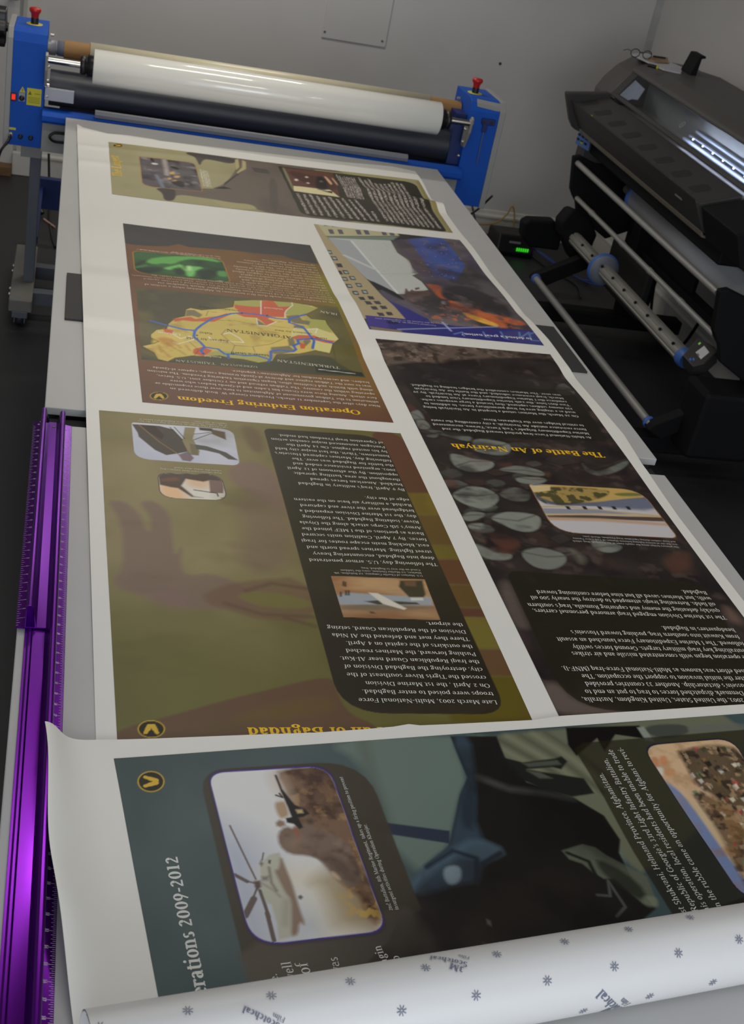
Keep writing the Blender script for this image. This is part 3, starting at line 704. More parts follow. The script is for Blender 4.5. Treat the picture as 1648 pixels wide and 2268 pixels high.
lt1.text('UZBEKISTAN', (570,811), (488,804.5), (180,176,160)); lt1.text('TAJIKISTAN', (476.8,803.5), (388,796.5), (180,176,160))
lt1.text('Helmand', (624.7,690.5), (582.8,687), (220,200,190)); lt1.text('Kabul', (470,742), (441,738.5), (40,36,30)); lt1.text('Bagram Air Field', (506,756), (412,747), (70,56,40))
lt1.text('Shindand Air Base', (690,744), (607,736), (70,60,40)); lt1.text('Herat', (723,755), (697,752.5), (40,36,30)); lt1.text("Mazar-e Sharif", (596,785.5), (510,779), (40,36,30))
lt1.text('Kunduz', (490,790), (452,787), (200,196,180)); lt1.text('Kandahar Air Field', (530,694), (440,683), (60,54,40)); lt1.text('Laghman', (400,742), (349,736.5), (215,208,180))

# ---- panel 3: olive and purple camouflage picture with the long dark text box
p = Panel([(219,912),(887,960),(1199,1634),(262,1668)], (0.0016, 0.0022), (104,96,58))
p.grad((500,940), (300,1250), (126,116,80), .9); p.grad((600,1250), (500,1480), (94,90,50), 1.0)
p.noise((84,78,42), 3.5, .7, 71, .4, .7); p.noise((138,126,94), 3.0, .55, 74, .45, .75)
pur = (110,90,80)
o = lambda P: q(3.924, 200, 900, P)
p.poly(o([(140,830),(290,830),(380,900),(440,960),(480,1080),(530,1080),(530,960),(440,870),(460,830),(560,830),(690,940),(710,1100),(720,1200),(740,1300),(800,1200),(780,1400),(830,1470),(1050,1450),(1250,1520),(1400,1600),(1500,1760),(800,1760),(500,1640),(170,1560),(290,1400),(280,1100),(240,950)]), pur, .012, .85)
p.poly(o([(1180,560),(1290,500),(1400,480),(1540,540),(1640,640),(1680,900),(1560,860),(1400,780),(1240,680)]), (116,94,86), .016, .85)
p.poly(o([(1300,170),(1430,180),(1520,330),(1500,420),(1400,400),(1340,280)]), (96,78,60), .016, .7)
p.poly(o([(1200,800),(1700,740),(1800,1300),(1500,1500),(1250,1300),(1350,1050)]), (112,92,80), .04, .6)
o = lambda P: q(2.497, 240, 1300, P)
p.poly(o([(100,0),(440,0),(430,110),(360,130),(200,60)]), (112,90,82), .03, .7)
p.poly(o([(520,30),(700,-30),(1100,-60),(1160,190),(860,190),(640,120),(540,90)]), (100,78,60), .012, .75)
p.poly(o([(700,40),(860,20),(1120,70),(1120,120),(860,110),(760,80)]), (104,98,54), .010, .9)
for P_ in ([(760,20),(900,-20),(1100,10)], [(650,90),(850,150),(1130,165)], [(980,170),(1140,215)]): p.line(o(P_), .008, (84,62,50), .010, .7)
p.poly(o([(20,790),(330,710),(650,620),(860,570),(1240,480),(1260,570),(1330,700),(1500,760),(1500,900),(0,900)]), (88,66,50), .006, .97)
p.poly(o([(700,700),(1100,600),(1250,620),(1250,680),(1000,720),(700,760)]), (92,74,40), .02, .7)
p.poly(o([(300,860),(700,840),(1500,760),(1500,860)]), (88,64,52), .02, .6)
# right-hand strip beyond the text box
p.poly([(800,950),(900,960),(975,1120),(905,1110)], (88,60,46), .006)
for (y0, y1, cc) in ((1100,1150,(112,98,42)),(1150,1215,(98,78,44)),(1215,1245,(104,94,42)),(1245,1300,(92,64,44)),(1300,1350,(92,72,40)),(1350,1372,(88,58,46)),(1372,1440,(104,94,44)),(1440,1500,(90,68,46)),(1500,1600,(86,76,30))):
    p.poly([(690,y0-10),(1300,y0),(1300,y1),(690,y1-10)], cc, .010, clip=np.clip((p.U-0.78)*60, 0, 1))
p.noise((80,62,36), 8, .4, 78, clip=np.clip((p.U-0.78)*60, 0, 1))
box = rrect([(583,949),(843,966.5),(1126,1580),(758,1577)], [.02,.055,.05,.075])
p.wpoly(box, (52,48,36)); bm_ = p.mask(box)
p.grad((800,1250), (950,1560), (38,33,27), 1.0, clip=bm_); p.noise((70,66,50), 4, .4, 79, .5, .8, clip=bm_)
# framed pictures
o = lambda P: q(3.924, 200, 900, P)
ins = rrect([(291,938),(516,953),(531,1034),(298,1019)], [.008,.03,.02,.035])
p.wpoly(ins, (172,174,186)); m = p.mask(ins); p.noise((196,194,198), 7, .7, 81, clip=m); p.grad((400,960), (400,1030), (160,164,182), .5, clip=m)
p.poly(o([(360,165),(600,180),(720,210),(830,330),(860,400),(760,420),(660,435),(560,390),(420,275),(410,240)]), (64,58,50), .003, clip=m)
p.poly(o([(430,170),(560,180),(640,260),(620,300),(500,230)]), (50,36,28), .004, clip=m); p.line(o([(420,170),(600,320),(770,430)]), .003, (130,100,56), .002, .8, clip=m)
p.poly(o([(820,190),(915,195),(890,290),(950,400),(940,438),(860,430),(800,310)]), (124,114,84), .003, clip=m)
p.poly(o([(860,330),(930,350),(940,435),(880,430)]), (92,86,62), .004, .8, clip=m)
p.poly(o([(910,340),(1010,355),(1180,410),(1287,478),(1200,470),(1120,420),(1000,392),(920,382)]), (72,72,66), .003, clip=m)
p.poly(o([(765,430),(850,400),(900,460),(870,490),(800,480)]), (92,80,82), .004, .9, clip=m); p.line(o([(780,440),(880,470)]), .003, (150,60,60), .002, .6, clip=m)
p.poly(o([(1040,205),(1170,230),(1180,300),(1120,275),(1060,250)]), (84,66,52), .004, clip=m); p.poly(o([(940,190),(1060,200),(1060,225),(950,215)]), (48,40,34), .004, clip=m)
for P_ in ([(690,190),(800,300)], [(730,190),(820,290)], [(900,300),(1060,240)], [(900,250),(1040,235)]): p.line(o(P_), .0022, (40,38,38), .002, clip=m)
ins = rrect([(348,1050),(490,1053),(505,1112),(354,1104)], [.02,.035,.03,.03])
p.wpoly(ins, (56,46,40)); c = np.mean(ins, 0); ins = [c+(np.array(a)-c)*.97 for a in ins]
p.wpoly(ins, (196,192,180)); m = p.mask(ins); p.poly(o([(580,640),(800,700),(860,840),(600,820)]), (206,160,112), .03, .8, clip=m); p.poly(o([(830,600),(1050,600),(1040,740),(830,700)]), (196,160,124), .02, .8, clip=m)
p.poly(o([(585,590),(1180,600),(1175,670),(1030,655),(980,665),(830,640),(790,700),(900,790),(980,802),(880,795),(760,720),(700,712),(600,690)]), (58,44,36), .005, .95, clip=m)
p.poly(o([(600,640),(760,620),(780,660),(620,665)]), (110,74,50), .006, .7, clip=m)
p.poly(o([(1030,650),(1165,660),(1155,765),(1040,760)]), (112,92,84), .004, clip=m); p.line(o([(900,735),(1100,765),(1110,790)]), .003, (50,44,40), .002, clip=m); p.poly(o([(1130,805),(1190,795),(1190,830)]), (110,60,50), .004, clip=m)
o = lambda P: q(3.433, 720, 1250, P)
pic = [(733,1276),(940,1284),(975,1373),(761,1366.5)]
p.poly(pic, (150,118,86)); m = p.mask(BL(pic))
p.poly(o([(45,90),(755,118),(790,220),(600,200),(300,215),(90,240)]), (140,100,68), .004, clip=m); p.noise((104,66,44), 14, .8, 91, .45, .7, clip=m, sx=.35); p.noise((190,162,120), 16, .5, 92, .5, .75, clip=m, sx=.3)
p.poly(o([(90,235),(190,215),(300,225),(560,240),(800,250),(820,310),(500,310),(110,305)]), (140,144,148), .005, clip=m)
p.poly(o([(110,305),(830,315),(840,340),(130,350)]), (104,96,80), .008, .8, clip=m)
p.poly(o([(300,280),(420,272),(700,290),(720,305),(400,305)]), (66,66,56), .004, clip=m)
p.poly(o([(330,215),(400,220),(620,335),(600,345),(440,300)]), (190,184,172), .004, clip=m)
p.poly(o([(570,125),(740,125),(765,230),(750,250),(640,250),(560,170)]), (64,60,44), .005, clip=m); p.poly(o([(600,130),(690,130),(690,170),(610,165)]), (104,78,58), .005, .9, clip=m); p.poly(o([(648,255),(745,255),(748,275),(655,275)]), (184,182,172), .003, clip=m)
for a in ((140,145),(155,150),(160,215),(180,215),(120,225)): p.poly(o([(a[0]-7,a[1]-16),(a[0]+6,a[1]-16),(a[0]+8,a[1]+20),(a[0]-8,a[1]+20)]), (36,28,24), .004, .9, clip=m)
p.poly(o([(335,355),(370,360),(390,375),(345,372)]), (60,46,36), .004, .8, clip=m)
_lc = np.clip((0.62-p.U)*4, 0, 1); p.noise((74,68,36), 10, .35, 161, .5, .7, sx=.5, clip=_lc)
logo(p, (335.5,1612), 30.5, 19.5)
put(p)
lt1.text('The Fall of Baghdad', (930,1608), (546,1609), Y_, bold=.05, fine=14)
lt1.block(["Late March 2003, Multi-National Force","troops were poised to enter Baghdad.","On 2 April , the 1st Marine Division","crossed the Tigris River southeast of the","city, destroying the Baghdad Division of","the Iraqi Republican Guard near Al-Kut.","Pushing forward, the Marines reached","the outskirts of the capital on 4 April.","There they met and defeated the Al Nida","Division of the Republican Guard, seizing","the airport."], (1100,1550), (1023.8,1380.5), 9, (723,1386), W_, fine=10)
lt1.block(["U.S. Marines of Charlie Company, 1st Battalion, 7th","Marines, 1st Marine Division, cross the Saddam","Canal on the way to Baghdad, Iraq."], (935.5,1275), (930,1262.5), 0, (739,1268), (188,184,178))
lt1.block(["The following day, U.S. armor penetrated","deep into Baghdad, encountering heavy","street fighting. Marines spread north and","east, blocking main escape routes for Iraqi","forces. By 7 April, Coalition units secured","Basra as portions of the I MEF joined the","Army's 5th Corps attack along the Diyala","River, isolating Baghdad. The following","day, the 1st Marine Division expanded a","bridgehead over the river and captured","Rashid, a military air base on the eastern","edge of the city."], (967,1249), (905,1107.5), 10, (649,1106), W_, fine=8)
lt1.block(["By 9 April, Iraq's military in Baghdad","buckled. American forces spread","throughout the area, battling sporadic","opposition. By the afternoon of 12 April","2003, organized resistance ended and","the battle for Baghdad was over. The","following day, Marines captured Hussein's","hometown, Tikrit, the last major city held","by his ousted regime. On 14 April the","Pentagon announced major combat action","of Operation Iraqi Freedom had ended."], (895,1085), (847.6,979.5), 9, (599,971.5), W_, fine=8)
lt1.block(["Cpl Edward Chin drapes an American flag over the face","of the Saddam Hussein statue in Baghdad just before it","topples in April 2003."], (504.5,948), (502,939.5), 0, (305,934), (186,184,172))
lt1.block(["Iraqi citizens raise their nation's flag","where the statue once stood."], (490.5,1050), (490,1045), 0, (353.7,1040), (186,184,172))

# ---- panel 4: burning building
p = Panel([(695,496),(1017,536),(1203,773),(817,735.5)], (0.0022, 0.0032), (82,76,78))
o = lambda P: q(5.316, 690, 490, P); o2 = lambda P: q(3.662, 760, 620, P)
p.noise((52,48,50), 7, .8, 101, .4, .65, sx=.7); p.noise((112,102,102), 8, .6, 102, .5, .75)
p.poly([(902,533),(951,527),(978,529),(1030,590),(1010,628),(960,612),(925,563)], (62,78,136), .005); p.noise((82,76,80), 9, .5, 107, .5, .7, clip=np.clip((3.82-p.Y)*8, 0, 1)*np.clip((p.X-1.0)*8, 0, 1))
p.poly([(694,494),(703,497),(724,523),(761,567),(812,621),(860,672),(905,715),(800,712),(760,640),(725,560)], (150,136,106), .002); 
p.poly([(703,497),(703,493),(872,512),(886,525),(723,523)], (164,158,128), .002)
p.poly([(723,522.5),(886,524),(870,534),(728,530)], (104,118,104), .002); p.line([(722,523),(886,525)], .004, (58,70,52), .002)
p.poly([(872,512),(960,524),(951,528),(905,532),(868,534),(890,522)], (44,40,42), .01)
p.poly(o([(200,195),(930,235),(1010,380),(1150,470),(1190,560),(1260,625),(1180,650),(1290,730),(1370,835),(1130,880),(1030,880),(650,690),(370,400)]), (166,168,164), .003)
p.poly(o([(200,195),(470,235),(1000,850),(1030,880),(650,690),(370,400)]), (144,148,150), .003)
p.line(o([(470,235),(1010,870)]), .008, (186,188,188), .003); p.line(o([(390,405),(740,570)]), .014, (172,174,174), .006); p.line(o([(800,630),(1180,630)]), .006, (150,150,146), .006, .6)
p.poly(o([(930,235),(1120,230),(1300,450),(1450,640),(1180,640),(1190,560),(1150,470),(1010,380)]), (84,74,70), .012, .9, tex=lambda x, y: .5+.5*fbm(x*20, y*20, 3))
p.poly(o([(650,690),(860,790),(1080,920),(1100,960),(900,960),(760,820)]), (34,32,34), .006); 
p.poly(o([(1090,850),(1110,800),(1140,860),(1180,820),(1200,850),(1370,840),(1420,900),(1100,930)]), (92,70,62), .006)
p.poly(o([(1210,810),(1260,800),(1270,820),(1220,835)]), (100,66,60), .004)
p.poly([(850,661),(880,680),(920,700),(946,713),(960,730),(899,716)], (50,48,110), .004)
p.poly([(834,640),(880,664),(960,700),(950,716),(900,690),(850,664)], (84,80,92), .012, .8)
p.poly(o2([(660,40),(800,60),(790,140),(840,180),(780,170),(700,80)]), (150,78,50), .010, .95)
p.poly(o2([(790,130),(820,60),(1000,70),(1180,140),(1300,200),(1400,330),(1250,330),(1100,290),(960,240),(850,180)]), (42,39,41), .02, .9)
p.poly(o2([(840,180),(960,210),(1110,270),(1260,350),(1340,420),(1260,420),(1100,370),(950,290),(860,230)]), (186,96,50), .012, .95, tex=lambda x, y: np.clip(.45+1.2*(fbm(x*40, y*40, 8)-.25), 0, 1))
p.poly(o2([(1110,280),(1300,320),(1450,365),(1480,400),(1380,395),(1300,375),(1180,330)]), (176,88,46), .010, .9, tex=lambda x, y: np.clip((fbm(x*40, y*40, 9)-.3)*3.5, 0, 1))
p.poly(o2([(940,290),(1010,300),(1180,360),(1265,400),(1235,412),(1060,360)]), (228,160,64), .006, .95)
p.poly(o2([(790,190),(830,190),(840,220),(800,215)]), (170,160,155), .008, .7)
sky_ = p.mask(BL([(868,534),(1016,532),(1203,773),(1180,742),(960,722),(884,655),(948,647),(905,578)]), .02)
p.noise((48,44,46), 14, .75, 141, .48, .72, clip=sky_); p.noise((116,104,102), 18, .4, 142, .55, .8, clip=sky_); p.noise((70,60,84), 9, .5, 143, .5, .75, clip=sky_*np.clip((p.Y-3.5)*8, 0, 1))
p.noise((196,104,54), 60, .6, 144, .60, .72, clip=sky_*np.exp(-((p.X-1.12)/.16)**2-((p.Y-3.30)/.10)**2))
rq = random.Random(3)
for k in range(40):
    a_ = (rq.uniform(905, 1020), rq.uniform(540, 620)); p.poly([(a_[0]-1,a_[1]),(a_[0]+1,a_[1]-1),(a_[0]+1.5,a_[1]+.5)], (176,136,120), .002, .7)
for k in range(26):
    a_ = (rq.uniform(800, 890), rq.uniform(540, 640)); p.poly([(a_[0]-1.5,a_[1]),(a_[0]+1.5,a_[1]-.7),(a_[0]+1.5,a_[1]+.7)], (120,116,108), .002, .5, clip=p.mask(BL([(780,535),(868,534),(905,578),(930,628),(884,650)])))
win = (84,82,88)
for (cx, cy) in ((230,122),(340,125),(552,132),(646,134),(850,145),(940,150)): p.poly(o([(cx-38,cy-28),(cx+18,cy-26),(cx+42,cy+28),(cx-12,cy+26)]), win, .002)
for (cx, cy) in ((180,48),(270,58)): p.poly(o([(cx-38,cy-8),(cx+40,cy-4),(cx+50,cy+8),(cx-30,cy+8)]), (50,48,46), .002)
for (cx, cy, l) in ((265,440,1),(325,525,0),(400,608,1),(478,680,1),(552,765,1),(622,848,1),(695,922,0),(770,990,0),(440,775,1),(515,858,1),(588,932,0),(660,995,0),(385,690,1),(205,365,1),(322,612,0)):
    p.poly(o([(cx-44,cy-26),(cx+24,cy-22),(cx+46,cy+24),(cx-16,cy+22)]), (54,52,54), .0015)
    if l: p.poly(o([(cx-24,cy-14),(cx+20,cy-10),(cx+30,cy+12),(cx-8,cy+10)]), (140,152,150), .0015)
for (cx, cy) in ((800+320, 0),): pass
for (cx, cy) in ((200,208),(272,204),(248,252),(322,248),(300,303),(370,298)): p.poly(o2([(cx-34,cy-14),(cx+16,cy-12),(cx+34,cy+14),(cx-12,cy+14)]), (60,58,64), .0015)
p.poly([(807.8,705),(902,714),(960,722),(1005.8,729),(1190,741),(1204,774),(1100,763),(891,743.5),(817,736)], (48,46,108), .003)
p.poly([(807.8,705),(852,709),(862,733),(817,729)], (64,56,122), .003, .8); p.poly([(1100,740),(1190,742),(1204,774),(1130,766)], (66,68,112), .02, .6)
p.poly(o2([(330,355),(450,360),(460,380),(370,385)]), (30,28,60), .006, .8); p.poly(o2([(210,400),(290,410),(470,435),(480,452),(230,428)]), (120,104,80), .004, .9)
p.line([(880,736),(985,734),(1098,732)], .005, (150,160,196), .006, .8); p.line(o2([(800,370),(870,440)]), .005, (170,180,210), .006, .8)
for P_ in ([(895,465),(960,450),(975,480)], [(1130,450),(1150,490),(1180,495)], [(1270,450),(1300,500),(1330,510)], [(1420,455),(1430,500),(1500,455)], [(1560,455),(1500,470),(1520,520),(1590,525)]): p.line(o2(P_), .005, (104,130,180), .005, .75)
put(p)
lt1.text('to defend a great nation."', (1173.7,757), (1016.7,744.6), (206,206,212), bold=.03, fine=10)
lt1.text('President George W. Bush,', (963.4,727.5), (863.8,717), (170,166,190)); lt1.text('Address to the Nation on 11 September 2001', (990.7,725), (828,710.5), (170,166,190))

# ---- panel 5: battle panel over dry seed pods
p = Panel([(830,756),(1217,791),(1826,1605),(1250,1606)], (0.0017, 0.0024), (42,38,36))
o = lambda P: q(2.841, 820, 740, P)
p.noise((58,50,47), 6, .8, 121, .4, .7); p.noise((30,26,27), 9, .7, 122, .45, .7); p.noise((70,52,48), 13, .45, 125, .6, .8)
gr = [(826,752),(1222,790),(1226,800),(1120,797),(1000,800),(974,806),(930,802),(880,806),(855,812)]
p.poly(gr, (86,74,66), .012); m = p.mask(BL(gr), .012); p.noise((48,40,36), 45, .8, 128, .4, .62, clip=m); p.noise((124,108,96), 55, .6, 129, .55, .75, clip=m)
pod = (124,128,120)
pods = [([(330,600),(450,640),(650,690),(640,640),(440,610)],.6), ([(640,650),(890,690),(880,760),(800,772),(690,750),(640,730)],.8), ([(490,750),(560,760),(640,790),(780,805),(775,850),(650,882),(520,840)],.95),
        ([(780,860),(900,828),(1030,850),(1115,890),(1060,905),(930,880)],.7), ([(905,905),(1060,905),(1122,925),(1060,955),(930,945)],.8), ([(505,1010),(600,962),(700,965),(800,1010),(812,1060),(730,1112),(620,1090),(540,1050)],1.0), ([(740,1160),(850,1118),(1060,1140),(1078,1200),(1040,1250),(930,1250),(820,1200)],1.0),
        ([(570,1150),(620,1120),(700,1125),(730,1145),(650,1185),(590,1180)],.85), ([(600,1200),(700,1190),(785,1225),(770,1260),(640,1250)],.9), ([(640,1310),(740,1350),(800,1380),(900,1385),(880,1430),(700,1420)],.8),
        ([(930,1370),(1060,1340),(1180,1370),(1235,1400),(1230,1450),(1140,1490),(1010,1465)],.75), ([(1370,1290),(1600,1330),(1560,1372),(1480,1380),(1400,1350)],.85), ([(1320,810),(1380,860),(1440,880),(1640,790),(1600,860),(1440,910),(1340,870)],.6),
        ([(240,490),(310,470),(360,560),(290,560)],.7), ([(280,540),(350,540),(390,600),(300,600)],.6), ([(1150,350),(1210,300),(1290,370),(1280,400),(1200,395)],.35), ([(790,1010),(900,960),(1010,1000),(1000,1060),(880,1060)],.4),
        ([(330,640),(440,620),(420,660)],.4)]
rp_ = random.Random(12)
for k in range(46):
    cx = rp_.uniform(260, 1330); cy = rp_.uniform(560, 1460)
    if cx < 215+(cy-500)*.47: continue
    w_, h_ = rp_.uniform(45, 115), rp_.uniform(18, 42); sk = rp_.uniform(.1, .45)*w_*.4
    P_ = [(cx-w_, cy-sk), (cx-w_*.3, cy-h_), (cx+w_*.5, cy-h_*.8), (cx+w_, cy+sk), (cx+w_*.3, cy+h_), (cx-w_*.6, cy+h_*.6)]
    p.poly(o(P_), rp_.choice([(92,92,86),(66,60,56),(104,108,100),(74,54,48),(52,46,44)]), .006, rp_.uniform(.25, .6), tex=lambda x, y, k=k: .55+.45*fbm(x*30, y*30, 400+k))
    p.line(o([P_[0], (cx, cy+h_*.9), P_[3]]), .004, (28,24,24), .006, .7)
for k, (P_, a) in enumerate(pods):
    p.poly(o(P_), (34,29,28), .020, .8)
    p.poly(o(P_), pod, .006, a, tex=lambda x, y, k=k: .72+.28*fbm(x*25, y*25, 200+k))
    P2 = np.array(BL(o(P_))); cc = P2.mean(0); i = np.argmin(P2[:,0]); j = np.argmax(P2[:,0])
    p.wline([P2[i], cc+[0, .004], P2[j]], .004, (70,62,56), .006, .8)
    p.wline([P2[i], P2[(i+1)%len(P2)], P2[(i+2)%len(P2)]], .004, (34,28,28), .008, .6)
for P_ in ([(470,905),(540,930),(560,970),(490,980)], [(720,1240),(900,1280),(960,1330),(860,1360),(760,1310)], [(800,830),(900,810),(880,850)], [(210,440),(270,450),(300,480),(240,490)], [(1080,870),(1140,880),(1120,920)], [(660,1280),(700,1260),(740,1330)]):
    p.poly(o(P_), (84,56,48), .010, .8, tex=lambda x, y: .5+.5*fbm(x*30, y*30, 7))
p.noise((40,34,33), 22, .7, 151, .52, .70, sx=.6); p.noise((92,78,72), 30, .35, 152, .62, .8)
o3 = lambda P: q(3.007, 1100, 1150, P)
for P_, cc, a in (([(1080,250),(1290,200),(1300,330),(1180,380)], (92,62,50), .5), ([(0,430),(90,400),(180,620),(230,740),(100,720)], (96,84,78), .6), ([(100,720),(240,760),(140,900)], (60,44,48), .8), ([(1500,560),(1600,620),(1648,700),(1540,680)], (104,84,74), .7), ([(300,1090),(420,1080),(560,1250),(1300,1270),(1100,1290),(420,1320),(330,1180)], (92,80,74), .9), ([(0,170),(120,160),(140,200),(30,260)], (84,54,44), .7), ([(480,190),(600,260),(560,310),(520,240)], (110,104,90), .6)):
    p.poly(o3(P_), cc, .02, a)
box = rrect([(890,842),(1262,868),(1348,984),(985,965)], [.02]*4); m = p.mask(box, .004); p.blend(np.arange(len(p.X)), m*.78, (34,33,26))
box = rrect([(1118,1264),(1545,1290),(1760,1590),(1262,1568)], [.03,.03,.03,.085]); m = p.mask(box, .003); p.blend(np.arange(len(p.X)), m*.86, (36,34,25))
o = lambda P: q(2.841, 940, 1040, P)
ins = rrect([(1168,1073),(1418,1087),(1504,1193),(1228,1181)], [.012,.05,.018,.055])
p.wpoly(ins, (120,84,44)); c = np.mean(ins, 0); ins = [c+(np.array(a)-c)*.985 for a in ins]
p.wpoly(ins, (172,168,170)); m = p.mask(ins)
p.poly(o([(600,60),(1480,100),(1520,260),(1100,235),(720,235)]), (88,92,108), .006, clip=m)
p.poly(o([(640,80),(1460,120),(1440,175),(1260,190),(1060,215),(740,215)]), (170,142,84), .006, clip=m)
tr = [(700,110),(1160,130),(1160,165),(1100,190),(960,225),(820,232),(740,220),(690,160)]
p.poly(o(tr), (62,62,40), .006, .95, clip=m, tex=lambda x, y: np.clip((fbm(x*55, y*55, 31)-.32)*6, .35, 1)); p.poly(o([(1180,155),(1340,150),(1400,170),(1220,175)]), (92,96,50), .006, .9, clip=m)
p.poly(o([(655,105),(790,110),(790,140),(680,150)]), (190,170,126), .004, .9, clip=m)
p.poly(o([(1080,210),(1440,180),(1480,270),(1100,245)]), (98,102,118), .010, .8, clip=m)
p.line(o([(730,240),(900,240),(1100,262),(1500,298)]), .007, (168,150,118), .003, clip=m)
p.poly(o([(740,250),(1080,258),(1300,285),(1100,290),(760,285)]), (120,124,134), .004, .9, clip=m)
p.poly(o([(765,292),(1000,292),(1300,300),(1500,300),(1530,330),(1100,318),(780,312)]), (78,62,54), .005, clip=m); p.line(o([(765,290),(1100,285),(1500,300)]), .006, (176,152,112), .004, clip=m)
p.line(o([(780,315),(1100,322),(1560,350)]), .012, (168,140,116), .008, clip=m)
for x in (900,1005,1100,1190,1280): p.poly(o([(x-18,236),(x+8,238),(x+22,258),(x-2,256)]), (40,38,42), .003, clip=m)
put(p)
lt1.text('The Battle of An Nasiriyah', (1332.8,1008), (996.8,983.5), Y_, bold=.05, fine=12)
lt1.block(["As Multi-National Force-Iraq pushed toward Baghdad, the 2nd","Marine Expeditionary Brigade's Task Force, Tarawa, encountered","fierce resistance outside An Nasiriyah, a city controlling the route","to critical bridges over the Euphrates River."], (1308,973), (1290,946.8), 0, (977.8,948.5), W_, fine=7)
lt1.block(["On 26 March, the Marines seized a hospital in An Nasiriyah being","used as a staging area by Iraqi paramilitary forces. In addition to","170 enemy soldiers captured, they located a large weapons cache.","Two days later, the 24th Marine Expeditionary Unit landed to","reinforce the I Marine Expeditionary Force at An Nasiriyah. By 29","March, Iraqi resistance subsided, and the Battle for An Nasiriyah","was over. The Marines controlled the bridges leading to Baghdad."], (1278,927), (1239.7,878.5), 0, (936,900.5), W_, fine=7)
lt1.block(["The primary bridge along the supply route at An Nasiriyah, Iraq, which","was the site of intense fighting between Marines of Task Force Tarawa","and Iraqi soldiers during Operation Iraqi Freedom, March 2003."], (1503,1211), (1496,1199.5), 0, (1267,1198.5), (180,176,170))
def xl(t, x0, y0, x1, y1): lt1.text(t, (1100+x0/3.007, 1150+y0/3.007), (1100+x1/3.007, 1150+y1/3.007), W_, fine=9, size=.0182)
xl("2003, the United States, United Kingdom, Australia,", 1640,1190, 565,1183); xl("Denmark dispatched forces to Iraq to put an end to", 1640,1143, 583,1132); xl("ussein's dictatorship. Another 33 countries provided", 1645,1095, 583,1080)
xl("fter the initial invasion to support the occupation. The", 1648,1047, 560,1030); xl("ned effort was known as Multi-National Force-Iraq (MNF-I).", 1648,1000, 428,978); xl("e operation began with concentrated missile and air strikes", 1648,908, 495,882)
xl("eutralizing key Iraqi military targets. Ground forces swiftly", 1648,865, 500,838); xl("followed. The I Marine Expeditionary Force launched an assault", 1640,818, 395,787); xl("from Kuwait into southern Iraq, pushing toward Hussein's", 1607,772, 488,740); xl("headquarters in Baghdad.", 1578,728, 1092,712)
xl("The 1st Marine Division engaged Iraqi armored personnel carriers,", 1520,645, 235,598); xl("quickly defeating the enemy and capturing Rumaila, Iraq's southern", 1480,600, 200,560); xl("oil fields. Retreating Iraqis attempted to destroy the nearly 500 oil", 1450,557, 220,512); xl("wells, but Marines saved all but nine before continuing toward", 1420,518, 260,475); xl("Baghdad.", 1393,480, 1225,472)

P, F, col = lt1.arrays()
ch1.append((np.stack([P[:,0], P[:,1], h1(P[:,0], P[:,1])+0.0010], 1), F, col))
SHEET = print_mat('satin_printed_film', 0.38, 0.19)
s1 = coloured_mesh('printed_banner', ch1, SHEET, (0.70, 3.0, ZT))
tag(s1, 'long white printed sheet with military history panels running the length of both tables', 'printed banner')
# ================================================================== the near sheet and the roll it comes off
AX = math.radians(9.3); AT = np.array([math.cos(AX), math.sin(AX)]); AN = np.array([-math.sin(AX), math.cos(AX)])
RM0, RR = 0.8886, 0.0505        # roll axis offset and radius
RZ = RR + 0.0015
T0, T1 = 0.236, 1.52
roll = thing('printed_film_roll', 'large roll of backing film with a printed sheet unrolled over the near table', 'film roll', (0.72, 1.05, 0.0))
edge_pts = [B(a) for a in ((213,1642),(350,1638),(550,1630),(700,1625),(800,1618),(870,1612),(905,1606),(930,1609),(1000,1606),(1181,1597),(1240,1588),(1648,1562))]
et = [float(e@AT) for e in edge_pts]; em = [float(e@AN) for e in edge_pts]
et = [0.10] + et + [et[-1]+.45]; em = [em[0]] + em + [em[-1]-.02]
def mtop(t): return np.interp(t, et, em)
def lay(t, m):
    """point of the loose sheet: t across, m away from the roll axis"""
    v = np.clip((m-RM0)/(mtop(t)-RM0), 0, 1)
    d = t - T0; m = np.maximum(m, RM0-0.002)
    lift = 0.043*sstep(.02, .45, v)*(0.75+.25*v)
    L = lift*np.exp(-np.maximum(d, 0)**1.6/(0.045**1.6))
    sh = (0.005+0.024*sstep(.55, 1, v))*sstep(.1, .5, v)*np.exp(-np.maximum(d, 0)**2/0.05**2)
    tt = t + sh
    x = AT[0]*tt + AN[0]*m; y = AT[1]*tt + AN[1]*m
    z = 0.0018 + L + 0.0045*sstep(.45, .9, v)
    return x, y, z
W2 = []
nu, nv = 420, 230
tg = np.linspace(T0, T1, nu); vg = np.linspace(0, 1, nv)
TT, VV = np.meshgrid(tg, vg); MM = mtop(TT)*(1-VV) + (RM0-0.002)*VV
x, y, z = lay(TT, MM)
W2.append((np.stack([x.ravel(), y.ravel(), z.ravel()], 1), (nu, nv), np.tile(PAPER, (nu*nv, 1))))

W_E = 0.0
p = Panel([(252,1680),(1648+150,1569),(1648+60,2330),(353-22,2330)], (0.0012, 0.0015), (66,80,78))
